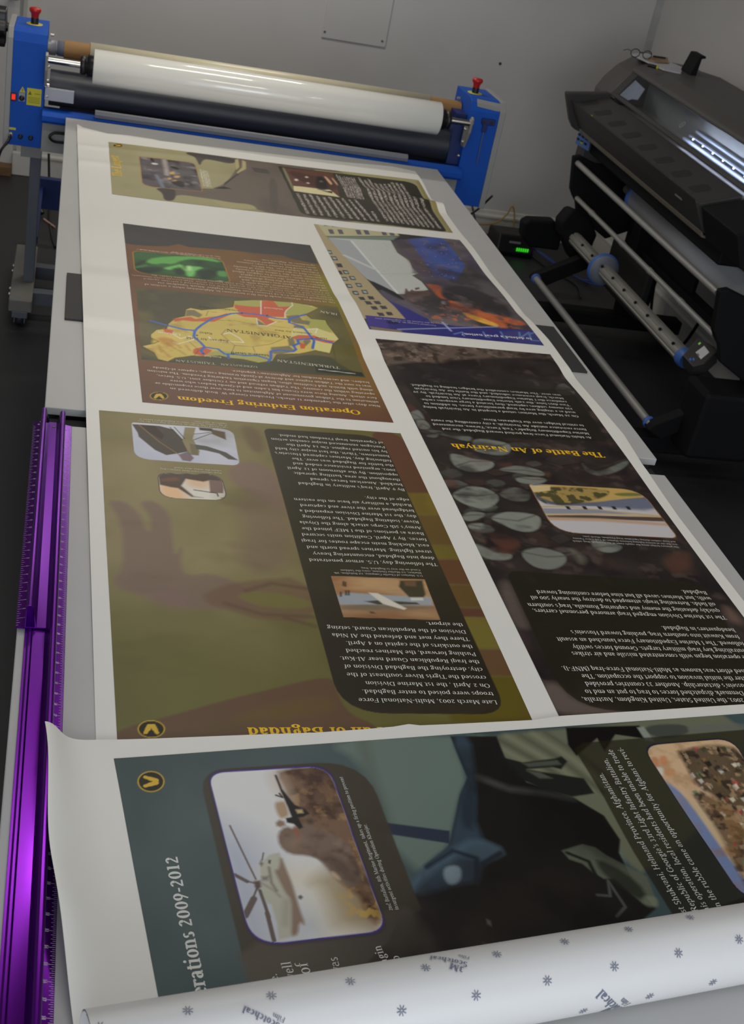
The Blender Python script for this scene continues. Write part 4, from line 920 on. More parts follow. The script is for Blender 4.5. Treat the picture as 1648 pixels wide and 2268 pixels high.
# the near edge runs under the roll
a_, b_ = B((252,1680), .007), B((1648,1580), .007); d_ = (b_-a_)/np.linalg.norm(b_-a_); l_ = B((353,2218), .003); e_ = (l_-a_)/np.linalg.norm(l_-a_)
p = Panel([a_, a_+d_*1.15, a_+d_*1.15+e_*.56, a_+e_*.56], (0.0012, 0.0015), (58,72,73), world_quad=True)
p.noise((78,90,90), 4, .6, 301, .45, .75); p.poly([(252,1680),(310,1677),(345,1790),(300,1880)], (48,62,64), .08, .7)
o = lambda P: q(2.091, 860, 1600, P)
right = [(800,1690),(1060,1620),(1420,1600),(1740,1560),(1740,2240),(900,2240)]
p.poly([(700,1640),(1050,1625),(1400,1690),(1500,1900),(900,1990),(820,1700)], (92,106,98), .02)
# pale cloth / sand to the right of the figure
p.poly(o([(400,70),(900,30),(1200,-10),(1648,-40),(1648,300),(1200,710),(1100,640),(980,420),(800,330),(540,170)]), (96,98,80), .010)
for k in range(6): p.line(o([(430+60*k,80-5*k),(620+60*k,180),(840+50*k,320)]), .010, (70,70,56) if k%2 else (116,116,96), .012, .7)
p.poly(o([(820,30),(1160,20),(1210,85),(1050,62),(1000,140),(965,80),(870,160),(830,110)]), (24,22,21), .004)
p.poly(o([(1160,20),(1380,10),(1400,60),(1240,85)]), (64,66,62), .006); p.poly(o([(1150,30),(1180,25),(1230,95),(1190,90)]), (120,128,118), .004)
p.poly(o([(1370,20),(1660,5),(1660,42),(1400,58)]), (92,94,88), .006, tex=lambda x, y: .5+.5*fbm(x*90, y*20, 4))
dkc = (29,28,27)
jacket = [(285,70),(500,70),(540,170),(640,280),(860,350),(1000,430),(1075,540),(1070,600),(1130,720),(1240,860),(1100,980),(1400,900),(1660,800),(1660,1300),(-400,1300),(-150,1160),(0,1010),(110,800),(180,650),(280,570),(300,480),(330,340),(365,260),(330,180)]
p.poly(o(jacket), dkc, .004); jm = p.mask(BL(o(jacket)), .004)
p.poly(o([(285,70),(375,65),(405,250),(400,520),(560,600),(440,640),(415,740),(340,740),(110,810),(90,740),(180,650),(280,570),(300,480),(330,340),(365,260)]), (50,62,72), .012, .95)
p.poly(o([(90,750),(180,650),(300,580),(400,525),(560,590),(470,640),(410,630),(300,620),(150,740),(100,800)]), (72,88,100), .012, .8); p.poly(o([(250,665),(340,655),(338,738),(270,752)]), (112,126,134), .006)
p.line(o([(180,665),(300,590),(410,625),(415,740)]), .008, (34,42,52), .006, .9); p.line(o([(440,650),(520,600)]), .008, (34,42,52), .004, .9)
p.poly(o([(330,340),(400,260),(405,500),(340,480)]), (36,44,52), .012, .9)
p.line(o([(420,260),(560,310),(740,330),(850,352)]), .012, (70,70,66), .012, .8)
p.poly(o([(0,465),(-190,430),(-190,478),(0,515),(285,558),(285,500)]), (42,48,62), .003)
p.poly(o([(420,640),(560,610),(1000,700),(1050,900),(600,1000),(200,1100),(180,900),(340,800)]), (40,36,32), .08, .6)
p.poly(o([(520,165),(620,190),(770,172),(800,162),(828,185),(800,222),(760,212),(640,222),(760,240),(905,262),(955,330),(850,345),(720,310),(600,262)]), (32,32,30), .004); p.poly(o([(620,195),(780,180),(800,200),(650,212)]), (84,88,78), .005, .6); p.poly(o([(640,228),(700,235),(760,262),(700,262)]), (88,92,80), .005, .6)
p.poly(o([(805,590),(900,560),(960,575),(1010,610),(1200,710),(1255,850),(1180,835),(1050,720),(1000,720),(950,690),(900,650),(840,630)]), (82,86,74), .004); p.poly(o([(960,620),(1100,690),(1200,780),(1180,830),(1050,740),(980,680)]), (38,40,34), .008, .85); p.line(o([(830,600),(930,640),(960,700)]), .006, (30,32,28), .004)
p.line(o([(970,795),(1030,800),(1020,730),(1100,850),(1060,895)]), .0045, (70,72,68), .003); p.poly(o([(1170,800),(1245,800),(1255,850),(1190,850)]), (112,120,100), .006, .6); p.poly(o([(455,905),(475,915),(480,940),(460,930)]), (86,82,78), .004, .7)
p.poly(o([(430,1010),(470,1030),(460,1045)]), (96,92,50), .006, .7)
# left dark box and its lower continuation
bxl = rrect([(438,1709),(805,1686),(935,2015),(540,2128)], [.045,.075,.004,.004]); 
m = p.mask(bxl, .003); p.blend(np.arange(len(p.X)), m*.95, (60,54,45))
low = [(520,2085),(560,2202),(575,2300),(1000,2200),(935,2000),(800,2030)]
p.poly(low, (78,70,62), .012, .92); p.grad((650,2060), (990,2150), (44,40,37), 1.0, clip=p.mask(BL([(500,2080),(560,2240),(1200,2150),(935,1985)]), .06)*.9)
p.poly(o([(-120,0),(-60,230),(10,420),(20,520),(-50,440),(-90,300),(-160,60)]), (60,54,45), .02, .3)
ins = rrect([(461,1716),(726,1700),(857,2058),(561,2092)], [.024,.034,.026,.040], 10)
p.wpoly([np.mean(ins,0)+(np.array(a)-np.mean(ins,0))*1.035 for a in ins], (52,42,58), .006, .8); p.wpoly([np.mean(ins,0)+(np.array(a)-np.mean(ins,0))*1.016 for a in ins], (62,48,124), .002)
p.wpoly(ins, (192,191,190)); m = p.mask(ins)
o = lambda P: q(3.583, 440, 1680, P)
p.poly(o([(60,500),(480,700),(520,1100),(600,1500),(380,1500),(200,1000)]), (142,150,168), .10, .9, clip=m); p.poly(o([(700,1200),(1000,1200),(1050,1420),(760,1430)]), (160,164,170), .05, .7, clip=m)
p.poly(o([(450,900),(1150,900),(1500,1250),(1100,1400),(980,1150),(900,1000)]), (196,184,158), .06, .9, clip=m)
p.poly(o([(880,980),(960,1000),(1020,1120),(1100,1370),(1500,1300),(1200,900),(1050,850)]), (150,136,112), .03, .9, clip=m); p.poly(o([(1160,900),(1300,1050),(1500,1200),(1420,1380),(1300,1300),(1200,1100)]), (126,104,74), .04, .9, clip=m)
grd = [(720,90),(1010,60),(1080,200),(1220,500),(1330,820),(1480,1250),(1380,1320),(1280,1080),(1200,1040),(1120,960),(960,780),(870,740),(760,500),(700,300),(600,120)]
p.poly(o(grd), (104,78,58), .010, .97, clip=m); gm = p.mask(BL(o(grd)), .010)*m
p.noise((58,40,32), 38, .85, 311, .42, .66, clip=gm); p.noise((158,124,84), 60, .55, 312, .58, .75, clip=gm); p.poly(o([(830,90),(1010,60),(1090,220),(1150,420),(1060,380),(900,300)]), (62,44,38), .03, .6, clip=m)
p.noise((170,140,70), 70, .8, 313, .55, .7, clip=m*np.exp(-((p.X-B(o([(1310,1180)])[0])[0])/.03)**2-((p.Y-B(o([(1310,1180)])[0])[1])/.05)**2))
p.poly(o([(560,130),(640,140),(700,260),(740,330),(690,340),(600,230)]), (176,158,140), .03, .8, clip=m)
p.poly(o([(592,358),(650,345),(690,350),(720,450),(690,470),(640,480)]), (150,124,96), .006, .95, clip=m); p.poly(o([(612,510),(640,488),(680,500),(690,530),(650,545),(618,535)]), (124,104,86), .005, clip=m)
sol = [(625,595),(690,535),(760,560),(830,500),(900,540),(1010,570),(1150,640),(1210,720),(1290,900),(1250,1000),(1190,1020),(1060,880),(960,790),(860,765),(720,755),(640,690)]
p.poly(o(sol), (108,90,78), .006, clip=m); sm_ = p.mask(BL(o(sol)), .006)*m; p.noise((70,54,46), 34, .8, 321, .45, .7, clip=sm_); p.noise((146,126,110), 30, .5, 322, .55, .75, clip=sm_)
p.poly(o([(960,760),(1150,760),(1270,900),(1280,1000),(1200,1010),(1060,880)]), (74,58,52), .02, .75, clip=m); p.poly(o([(700,640),(800,600),(860,660),(760,720),(680,700)]), (128,106,90), .016, .7, clip=m); p.poly(o([(1060,880),(1120,930),(1130,965),(1050,920)]), (170,148,124), .006, clip=m)
p.poly(o([(740,540),(790,540),(810,640),(770,610)]), (132,84,66), .006, .9, clip=m)
p.poly(o([(598,140),(617,140),(662,250),(703,300),(760,370),(850,410),(880,440),(830,465),(790,470),(830,545),(800,560),(755,520),(700,510),(690,475),(738,465),(705,385),(650,270)]), (30,28,30), .003, clip=m)
p.line(o([(612,298),(665,315),(640,285)]), .003, (34,32,32), .002, clip=m); p.poly(o([(770,410),(820,408),(830,435),(785,438)]), (170,150,110), .004, clip=m); p.poly(o([(850,480),(910,490),(900,520),(860,510)]), (44,40,34), .008, .8, clip=m)
hel = [(490,830),(530,790),(560,760),(640,742),(665,790),(700,880),(740,980),(765,1060),(800,1180),(848,1310),(830,1318),(800,1290),(790,1390),(730,1410),(640,1430),(620,1290),(580,1150),(545,1140),(500,1060),(492,900)]
p.poly(o(hel), (164,162,148), .004, clip=m); hm = p.mask(BL(o(hel)), .004)*m
p.poly(o([(650,760),(700,880),(745,990),(765,1060),(800,1180),(850,1312),(800,1290),(790,1390),(735,1405),(740,1280),(735,1110),(690,1060),(640,960),(600,880),(640,870)]), (122,100,86), .006, .92, clip=m)
p.line(o([(500,980),(600,1040),(650,1090)]), .004, (132,124,112), .004, .7, clip=m); p.poly(o([(500,930),(560,925),(550,960),(505,960)]), (96,90,88), .005, .8, clip=m); p.line(o([(560,860),(580,980),(620,1040)]), .004, (96,88,80), .004, .7, clip=m); p.poly(o([(555,800),(575,800),(570,830),(555,825)]), (50,48,48), .003, clip=m)
p.line(o([(700,1130),(690,1300)]), .010, (140,132,120), .010, .6, clip=m)
for P_, w in (([(248,535),(455,950)], .0026), ([(285,915),(385,968)], .0060), ([(380,965),(460,985)], .0028), ([(465,1020),(430,1110)], .0028), ([(440,1105),(372,1240)], .0090), ([(488,1040),(560,1250)], .0048), ([(545,1220),(600,1435)], .0062), ([(515,745),(505,800)], .002)):
    p.line(o(P_), w, (92,80,76), .002, clip=m)
p.poly(o([(440,965),(490,960),(500,1010),(470,1040),(445,1010)]), (84,72,68), .004, clip=m); p.poly(o([(790,1085),(812,1075),(832,1092),(815,1112),(795,1105)]), (96,88,82), .003, clip=m); p.poly(o([(483,830),(495,800),(515,830),(500,850)]), (110,100,92), .004, clip=m)
logo(p, (334,1734), 30, 23, 1)
# right dark box with the crowd picture
o = lambda P: q(2.091, 860, 1600, P)
bxr = o([(860,130),(900,100),(1700,35),(1700,830),(1330,905),(1240,760),(1140,600),(1000,350)])
m = p.mask(BL(bxr), .003); p.blend(np.arange(len(p.X)), m*.82, (35,31,21))
ins = rrect([(1422,1655),(1622,1638),(1800,1960),(1650,1990)], [.030,.035,.02,.03]); c = np.mean(ins, 0)
p.wpoly([c+(np.array(a)-c)*1.02 for a in ins], (26,28,50), .003); p.wpoly(ins, (182,160,128)); m = p.mask(ins)
p.poly(o([(1230,262),(1300,258),(1420,400),(1560,600),(1700,780),(1700,900),(1560,800)]), (106,120,154), .006, clip=m)
p.poly(o([(1180,110),(1560,70),(1700,90),(1700,400),(1560,480),(1330,300),(1250,255)]), (186,156,124), .010, clip=m); p.noise((150,118,80), 40, .6, 331, .45, .7, clip=m*np.clip((p.Y-1.35)*20, 0, 1))
for (cx, cy, w, h_, cc) in ((1230,190,20,24,(170,112,78)),(1270,180,18,20,(176,116,80)),(1250,230,22,18,(190,186,176)),(1300,235,26,16,(176,128,90))): p.poly(o([(cx-w,cy-h_),(cx+w,cy-h_-3),(cx+w+8,cy+h_),(cx-w+6,cy+h_)]), cc, .006, .8, clip=m)
rr = random.Random(5)
crowd = [(1335,140),(1380,130),(1500,105),(1600,120),(1660,180),(1660,480),(1600,420),(1500,330),(1420,290),(1400,240)]
cm_ = p.mask(BL(o(crowd)), .010)*m; p.poly(o(crowd), (70,58,44), .010, .9, clip=m)
crowd2 = [(1380,290),(1660,420),(1660,760),(1600,640),(1520,480)]
p.poly(o(crowd2), (92,70,50), .010, .85, clip=m); cm2 = np.maximum(cm_, p.mask(BL(o(crowd2)), .010)*m)
for k in range(120):
    cx, cy = rr.uniform(1335,1660), rr.uniform(110,760); s_ = rr.uniform(5,20)
    cc = rr.choice([(34,30,28),(60,66,44),(178,170,160),(128,92,62),(150,60,62),(198,188,168),(48,40,36),(104,84,58),(26,24,24),(90,110,84)])
    P_ = [(cx-s_,cy-s_*.4),(cx+s_*.3,cy-s_*.8),(cx+s_,cy+s_*.2),(cx+s_*.2,cy+s_*.8)]
    p.poly(o(P_), cc, .003, .9, clip=cm2)
p.noise((34,30,28), 60, .7, 341, .5, .64, clip=cm2); p.noise((168,140,108), 80, .6, 342, .6, .74, clip=cm2); p.noise((130,96,60), 30, .5, 343, .5, .7, clip=m*np.clip((p.Y-B((1500,1760))[1])*-30, 0, 1))
p.noise((22,21,21), 9, .6, 344, .45, .7, clip=jm); 
lt2 = Lettering()
def lay_(P, up):
    x, y, z = lay(P@AT, P@AN); return np.stack([x, y, z+up], 1)
PP = np.stack([p.X, p.Y], 1); W2.append((lay_(PP, .0005), (p.nu, p.nv), p.col))
def t2(t, a, b, **k): lt2.text(t, B(a, .005), B(b, .005), k.pop('rgb', (186,186,182)), world=True, **k)
t2('erations 2009-2012', (461,2200.7), (392,1894), bold=.045, fine=16)
t2('2nd Battalion, 8th Marine Regiment,  takes up a firing position to prevent', (871,2013.5), (758,1722), fine=9); t2('insurgent activities during Operation Khanjar.', (884.5,2012), (811.5,1823.7), fine=9)
t2('st Shukvani, Helmand Province, Afghanistan.', (1522,2018), (1333.5,1712), fine=10); t2("Republic of Georgia's 33rd Light Infantry Battalion,", (1548.7,2016), (1343,1681), fine=10)
t2('his operation, local residents had been unable to trade', (1575,2016), (1355,1662), fine=10); t2('n the rubble came an opportunity for Afghans to revi-', (1599,2005), (1376.5,1657), fine=10)
for t_, a, b in (('nce.', (626,2190), (613,2153)), ('as well', (668,2202), (644,2125.5)), ('er of', (702,2190), (681,2127.5)), ('it was', (765,2178), (747,2116)), ('er.', (800,2172), (791.5,2135)), ('angin', (866,2143), (843,2090)), ('to', (890,2130.5), (883,2113)), ('in', (895,2150), (890,2136))):
    t2(t_, a, b, fine=12)
P, F, col = lt2.arrays(); W2.append((lay_(P, .0009), F, col))
coloured_mesh('loose_sheet', W2, SHEET, roll['_org'], roll)

# the rolled part: a spiral whose outer face is the printed liner
def cyl(t, th, r):       # th: angle from straight down, turning towards the camera side
    m = RM0 - np.sin(th)*r; zz = RZ - np.cos(th)*r
    return np.stack([AT[0]*t+AN[0]*m, AT[1]*t+AN[1]*m, zz], -1)
R3 = []; LIN = ink((178,177,176))
nt_, nth = 60, 260
ths = np.linspace(0, 2*PI*2.6, nth); tg = np.linspace(T0, T1, nt_)
THH, TG = np.meshgrid(ths, tg, indexing='ij'); rad = RR - 0.0012*THH/(2*PI)*1.6
R3.append((cyl(TG, THH, rad).reshape(-1, 3), (nt_, nth), np.tile(LIN, (nt_*nth, 1))))
def on_roll(u, v):
    d = _ray(u, v); dm = d[0]*AN[0]+d[1]*AN[1]; dt = d[0]*AT[0]+d[1]*AT[1]; dz = d[2]
    a = dm*dm+dz*dz; b = 2*(dm*(-RM0)+dz*(CAM_H-RZ)); c = RM0**2+(CAM_H-RZ)**2-RR*RR
    s = (-b-math.sqrt(max(b*b-4*a*c, 0)))/(2*a)
    m, zz = dm*s, CAM_H+dz*s
    return dt*s, math.atan2(-(m-RM0), -(zz-RZ)) % (2*PI)
inkb = ink((92,96,112)); Pm, Fm = [], []
def roll_quad(t, th, quads):
    for qd in quads:
        o_ = len(Pm)
        for (gx, gy) in qd: Pm.append(cyl(np.array(t+gx), np.array(th+gy/RR), RR+0.00035).tolist())
        Fm.append(tuple(range(o_, o_+len(qd))))
def bar_(x0, y0, x1, y1, w):
    dx, dy = x1-x0, y1-y0; L = math.hypot(dx, dy); nx, ny = -dy/L*w/2, dx/L*w/2
    return [(x0+nx,y0+ny),(x0-nx,y0-ny),(x1-nx,y1-ny),(x1+nx,y1+ny)]
for (u, v) in ((416,2238),(601,2204.5),(776,2173),(942.7,2142.8),(1100.5,2113),(1250.7,2085),(1392,2057.7),(1528,2031),(889.8,2238.7),(1055,2204.8),(1212.5,2172),(1361,2140.4),(1502.8,2110.8),(1637,2080.6),(1292,2239.4),(1439,2206.8),(1579,2176),(1660,2005),(222,2274)):
    t_, th = on_roll(u, v)
    roll_quad(t_, th, [bar_(math.cos(a)*.0012, math.sin(a)*.0012, math.cos(a)*.0062, math.sin(a)*.0062, .0011) for a in [k*PI/4+.2 for k in range(8)]])
def roll_text(u, v, s_, size, ang, bold=0.0):
    t_, th = on_roll(u, v); ca, sa = math.cos(ang), math.sin(ang); x = 0
    for ch in s_:
        roll_quad(t_, th, [[((x+gx)*size*ca - gy*size*sa, (x+gx)*size*sa + gy*size*ca) for gx, gy in qd] for qd in gl(ch, bold, 9)]); x += GL[ch][0]
def roll_text2(s_, a, b, bold=0.0):
    (t0, h0), (t1, h1_) = on_roll(*a), on_roll(*b)
    d = np.array([t1-t0, (h1_-h0)*RR]); L = np.linalg.norm(d); size = L/width(s_); ca, sa = d/L; x = 0
    for ch in s_:
        roll_quad(t0, h0, [[((x+gx)*size*ca - gy*size*sa, (x+gx)*size*sa + gy*size*ca) for gx, gy in qd] for qd in gl(ch, bold, 10)]); x += GL[ch][0]
roll_text2('3M', (1029,2144), (998,2133), .09); roll_text2('Scotchcal', (1037,2132), (953,2117), .05); roll_text2('Film', (1041,2119.5), (1015,2114), .02)
roll_text2('Scotchcal', (622,2268), (541,2228), .05); roll_text2('Film', (633,2256), (605,2243), .02)
roll_text2('Scotchcal', (1384,2232), (1334,2190), .05); roll_text2('Film', (1398,2222), (1381,2209), .02); roll_text2('3M', (1366,2241), (1349,2232), .09)
P = np.array(Pm); R3.append((P, Fm, np.tile(inkb, (len(P), 1))))
coloured_mesh('rolled_film', R3, print_mat('satin_liner_film', 0.38, 0.5), roll['_org'], roll)
# ================================================================== laminator
BLUE = mat('laminator_blue_enamel', (8, 78, 178), 0.6, var=0.03, scale=10, spec=0.3)
DBLUE = mat('dark_blue_enamel', (8, 34, 92), 0.5, var=0.03)
GREYC = mat('light_grey_enamel', (150, 149, 146), 0.45, var=0.02)
GLEG = mat('grey_steel_leg', (92, 97, 106), 0.45, var=0.04)
CHROME = mat('polished_shaft_steel', (190, 188, 184), 0.14, 1.0, var=0.02)
ALU = mat('brushed_aluminium', (140, 141, 148), 0.45, 0.3, var=0.03)
RUBBER = mat('dark_grey_rubber', (44, 47, 56), 0.45, var=0.05)
BPLAS = mat('black_plastic', (20, 19, 20), 0.4)
SCREW = mat('bright_screw', (190, 186, 176), 0.3, 0.8)
YEL = mat('yellow_label', (196, 186, 30), 0.5, var=0.03)
RED = mat('red_plastic', (176, 24, 20), 0.35)
lam = thing('laminator', 'blue wide roll laminator with red stop buttons standing behind the far table', 'laminator', (0.73, 5.2, FZ))
yf, yb = 5.05, 5.31
prof = [(yf, -.155), (yf, .226), (yf+.012, .258), (yf+.05, .268), (yb, .262), (yb, -.155)]
def housing(x0, x1, xs0, xs1, name):
    h = MB().prism_x(prof, x0, x1).build('end_housing', BLUE, lam, bevel=0.002)
    h['label'] = 'blue end housing'
    pc = [(yf-.004, -.16), (yf-.004, .235), (yf+.02, .272), (yb, .268), (yb, -.16)]
    MB().prism_x(pc, xs0, xs1).build('side_cover', GREYC, lam, bevel=0.003)
    return h
hl = housing(-.207, -.088, -.228, -.207, 'l'); hr = housing(1.547, 1.668, 1.668, 1.692, 'r')
for hh, xc in ((hl, -.140), (hr, 1.590)):
    b = MB().lathe((xc, 5.19, .264), (0, 0, 1), [(0, .030), (.003, .030), (.003, .014)], 28)
    pb = b.build('stop_button_plate', YEL, hh)
    MB().lathe((xc, 5.19, .267), (0, 0, 1), [(0, .014), (.022, .014)], 20).build('stop_button_collar', BPLAS, hh)
    MB().lathe((xc, 5.19, .289), (0, 0, 1), [(0, .013), (.014, .015), (.022, .021), (.030, .022), (.035, .018), (.037, .001)], 28).build('stop_button', RED, hh)
# left housing front details
y0 = yf-.0015
MB().box(-.1495, -.0975, y0, yf, .002, .064).build('warning_label', YEL, hl)
t = MB()
for k, (a, b) in enumerate(((.045,.047),(.030,.0315),(.024,.0255),(.018,.0195),(.012,.0135))): t.box(-.122 if k == 0 else -.145, -.102, y0-.0004, y0, a, b)
t.prism([(-.145,.040),(-.132,.040),(-.1385,.055)], lambda p: (p[0], y0-.0004, p[1]), lambda p: (p[0], y0, p[1]))
t.build('label_print', mat('olive_print_ink', (96, 92, 20), 0.6), hl)
tm = MB().prism([(-.177,.045),(-.155,.045),(-.166,.066)], lambda p: (p[0], y0, p[1]), lambda p: (p[0], yf, p[1])).build('hazard_triangle', YEL, hl)
MB().box(-.1672, -.1650, y0-.0004, y0, .049, .059).build('hazard_mark', BPLAS, hl)
MB().box(-.210+.003, -.186, yf-.006, yf, .010, .040).build('power_switch', BPLAS, hl, bevel=0.001)
MB().box(-.203, -.190, yf-.0085, yf-.006, .016, .035).build('switch_lamp', mat('lit_red_rocker', (255, 40, 14), 0.4, emit=.55), hl)
MB().box(-.178, -.156, y0-.001, yf, .012, .043).build('key_plate', GREYC, hl)
MB().lathe((-.167, yf-.002, .024), (0,-1,0), [(0, .010), (.004, .010), (.006, .005), (.010, .004)], 20).build('key_switch', BPLAS, hl)
MB().box(-.212+.004, -.183, y0, yf, -.098, -.090).build('socket_label', YEL, hl)
for x, z in ((-.165, -.119), (-.127, -.119)):
    MB().lathe((x, yf, z), (0,-1,0), [(0, .009), (.006, .009), (.008, .006)], 16).build('fuse_cap', BPLAS, hl)
MB().lathe((-.200, yf, -.115), (0,-1,0), [(0, .009), (.014, .009), (.016, .007)], 16).build('power_socket', SCREW, hl)
# right housing front details
hg = MB().box(1.598, 1.655, yf-.010, yf, .180, .204); hg.box(1.606, 1.626, yf-.010, yf, .150, .182)
hg.build('hinge_bracket', DBLUE, hr, bevel=0.002)
for x in (1.606, 1.640): MB().lathe((x, yf-.010, .190), (0,-1,0), [(0, .006), (.004, .006)], 10).build('bracket_screw', BPLAS, hr)
MB().tube((1.615, yf-.006, .160), (1.617, yf-.006, .022), .0022, 8).build('hex_key', GLEG, hr)
MB().prism([(1.570,.243),(1.668,.235),(1.668,.252),(1.566,.258)], lambda p: (p[0], yf+.004, p[1]), lambda p: (p[0], yf+.016, p[1]+.012)).build('grey_tape_strip', GREYC, hr)
# inner brackets
br = MB().prism_x([(4.975,.206),(4.990,.215),(5.06,.16),(5.06,.085),(5.02,.085),(4.985,.15)], 1.536, 1.546).build('roll_bracket', mat('cast_grey_metal', (160,158,150), .45, .4), lam, bevel=0.002)
br2 = MB().prism_x([(4.975,.206),(4.990,.215),(5.06,.16),(5.06,.085),(5.02,.085),(4.985,.15)], -.090, -.080).build('roll_bracket', MATS['cast_grey_metal'], lam, bevel=0.002)
for x, s_ in ((1.536, -1), (-.080, 1)):
    for yy, z in ((5.03,.155),(5.03,.105),(5.04,.045),(5.04,-.005)):
        MB().lathe((x, yy, z), (s_,0,0), [(0,.005),(.006,.005),(.008,.002)], 10).build('side_screw', SCREW, lam)
    MB().lathe((x, 5.20, .235), (s_,0,0), [(0,.006),(.012,.006)], 10).build('side_screw', SCREW, lam)
# rollers and beams
rl = MB().tube((-.072, 5.15, .055), (1.500, 5.15, .055), .066, 40).build('rubber_roller', RUBBER, lam)
MB().tube((-.088, 5.15, .055), (1.547, 5.15, .055), .018, 16).build('roller_shaft', CHROME, lam)
MB().box(1.500, 1.547, 5.08, 5.24, -.04, .20).build('inner_cheek', DBLUE, lam); 
MB().tube((-.03, 5.175, -.075), (1.50, 5.175, -.075), .060, 32).build('lower_roller', RUBBER, lam)
MB().prism_x([(5.035,.032),(5.04,.074),(5.048,.078),(5.06,.074),(5.056,.030)], -.086, .020).build('feed_plate', ALU, lam, bevel=0.001)
MB().prism_x([(4.985,-.040),(4.978,-.030),(4.978,-.012),(4.990,.000),(5.03,.004),(5.05,-.004),(5.05,-.045)], -.090, 1.547).build('front_beam', BLUE, lam, bevel=0.001)
MB().box(-.088, 1.547, 5.05, 5.085, -.040, -.003).build('beam_back', DBLUE, lam)
MB().prism_x([(4.996,.002),(4.992,.016),(5.0,.027),(5.010,.029),(5.014,.004)], .100, 1.318).build('guide_bar', ALU, lam, bevel=0.0008)
MB().box(-.088, 1.547, 5.032, 5.045, -.160, -.045).build('lower_cover', GREYC, lam, bevel=0.001)
MB().path([(.05, 5.022, -.080), (-.03, 5.012, -.078), (-.050, 5.008, -.083), (-.058, 5.006, -.094), (-.050, 5.008, -.106), (-.03, 5.012, -.112), (.05, 5.022, -.112)], .0048, 10).build('cable_loop_handle', BPLAS, lam)
# stand
for x0, x1 in ((-.128, -.086), (1.55, 1.592)):
    lg = MB().box(x0, x1, 5.17, 5.24, -.745, -.16).build('leg', GLEG, lam, bevel=0.003)
    MB().box(x0-.035 if x0 < 0 else x0, x1 if x0 < 0 else x1+.035, 5.12, 5.26, -.215, -.157).build('leg_bracket', GREYC, lg, bevel=0.002)
    ft = MB().box(x0-.045 if x0 < 0 else x0-.01, x1+.002 if x0 < 0 else x1+.05, 4.96, 5.60, -.79, -.74).build('foot_beam', mat('beige_grey_enamel', (118, 116, 110), 0.5), lam, bevel=0.004)
    for yy in (5.08, 5.14, 5.34, 5.40):
        MB().lathe((x0-.045 if x0 < 0 else x1+.05, yy, -.765), (-1 if x0 < 0 else 1,0,0), [(0,.006),(.006,.006)], 10).build('bolt', SCREW, ft)
    for yy in (4.985, 5.56):
        xc = (x0+x1)/2-.022 if x0 < 0 else (x0+x1)/2+.02
        h_ = MB().box(xc-.030, xc+.030, yy-.035, yy+.012, -.812, -.785)
        h_.box(xc-.022, xc-.017, yy-.030, yy+.03, -.835, -.80); h_.box(xc+.017, xc+.022, yy-.030, yy+.03, -.835, -.80)
        cs = h_.build('caster', GLEG, lam, bevel=0.002)
        MB().lathe((xc-.013, yy-.002, -.819), (1,0,0), [(0,.024),(.003,.030),(.023,.030),(.026,.024)], 28).build('caster_wheel', RUBBER, cs)
        MB().tube((xc-.027, yy-.002, -.819), (xc+.027, yy-.002, -.819), .006, 10).build('axle', SCREW, cs)
for yy in (5.38, 5.09):
    MB().box(-.088, 1.55, yy-.02, yy+.03, -.800, -.745).build('cross_beam', GLEG, lam, bevel=0.002)
MB().box(-.10, 1.58, 5.90, 5.94, -.67, -.53).build('rear_tray', DBLUE, lam, bevel=0.003)
for x0 in (-.10, 1.55): MB().box(x0, x0+.018, 5.24, 5.92, -.60, -.57).build('tray_arm', DBLUE, lam)
# hand wheel on the far left
hw = MB(); n = 60
rim = [(math.cos(2*PI*k/n)*(.066+.008*math.cos(6*2*PI*k/n)), math.sin(2*PI*k/n)*(.066+.008*math.cos(6*2*PI*k/n))) for k in range(n)]
hw.prism(rim, lambda p: (-.272, 5.10+p[0], .258+p[1]), lambda p: (-.236, 5.10+p[0], .258+p[1]))
hw.tube((-.236, 5.10, .258), (-.228, 5.10, .258), .016, 16)
hw.build('hand_wheel', BPLAS, lam, bevel=0.004)
MB().path([(-.200, 5.034, -.115), (-.200, 5.01, -.118), (-.212, 4.985, -.135), (-.232, 4.98, -.17), (-.243, 5.0, -.25), (-.25, 5.04, -.45), (-.30, 5.2, -.80), (-.33, 5.5, -.843), (-.26, 5.75, -.843), (-.30, 6.1, -.843)], .005, 8).build('power_cord', BPLAS, lam)

# film roll on the front shaft
FILM = mat('clear_white_laminate', (240, 238, 230), 0.14, var=0.015, scale=4, spec=0.6, coat=0.4)
fr = thing('laminate_roll', 'thick white laminate film roll on the chrome shaft at the laminator front', 'film roll', (.74, 4.995, .187))
MB().lathe((.080, 4.995, .187), (1,0,0), [(0,.030),(0,.060),(.002,.0625),(1.326,.0625),(1.328,.060),(1.328,.030)], 56, False).build('film', FILM, fr)
MB().tube((-.082, 4.995, .187), (1.548, 4.995, .187), .0125, 24).build('shaft', CHROME, fr)
for x, s_ in ((.080, -1), (1.408, 1)):
    MB().lathe((x-s_*.01, 4.995, .187), (s_,0,0), [(0,.036),(.030,.040),(.032,.030),(.036,.030),(.036,.034),(.052,.034),(.056,.030)], 32).build('core_chuck', BPLAS, fr)
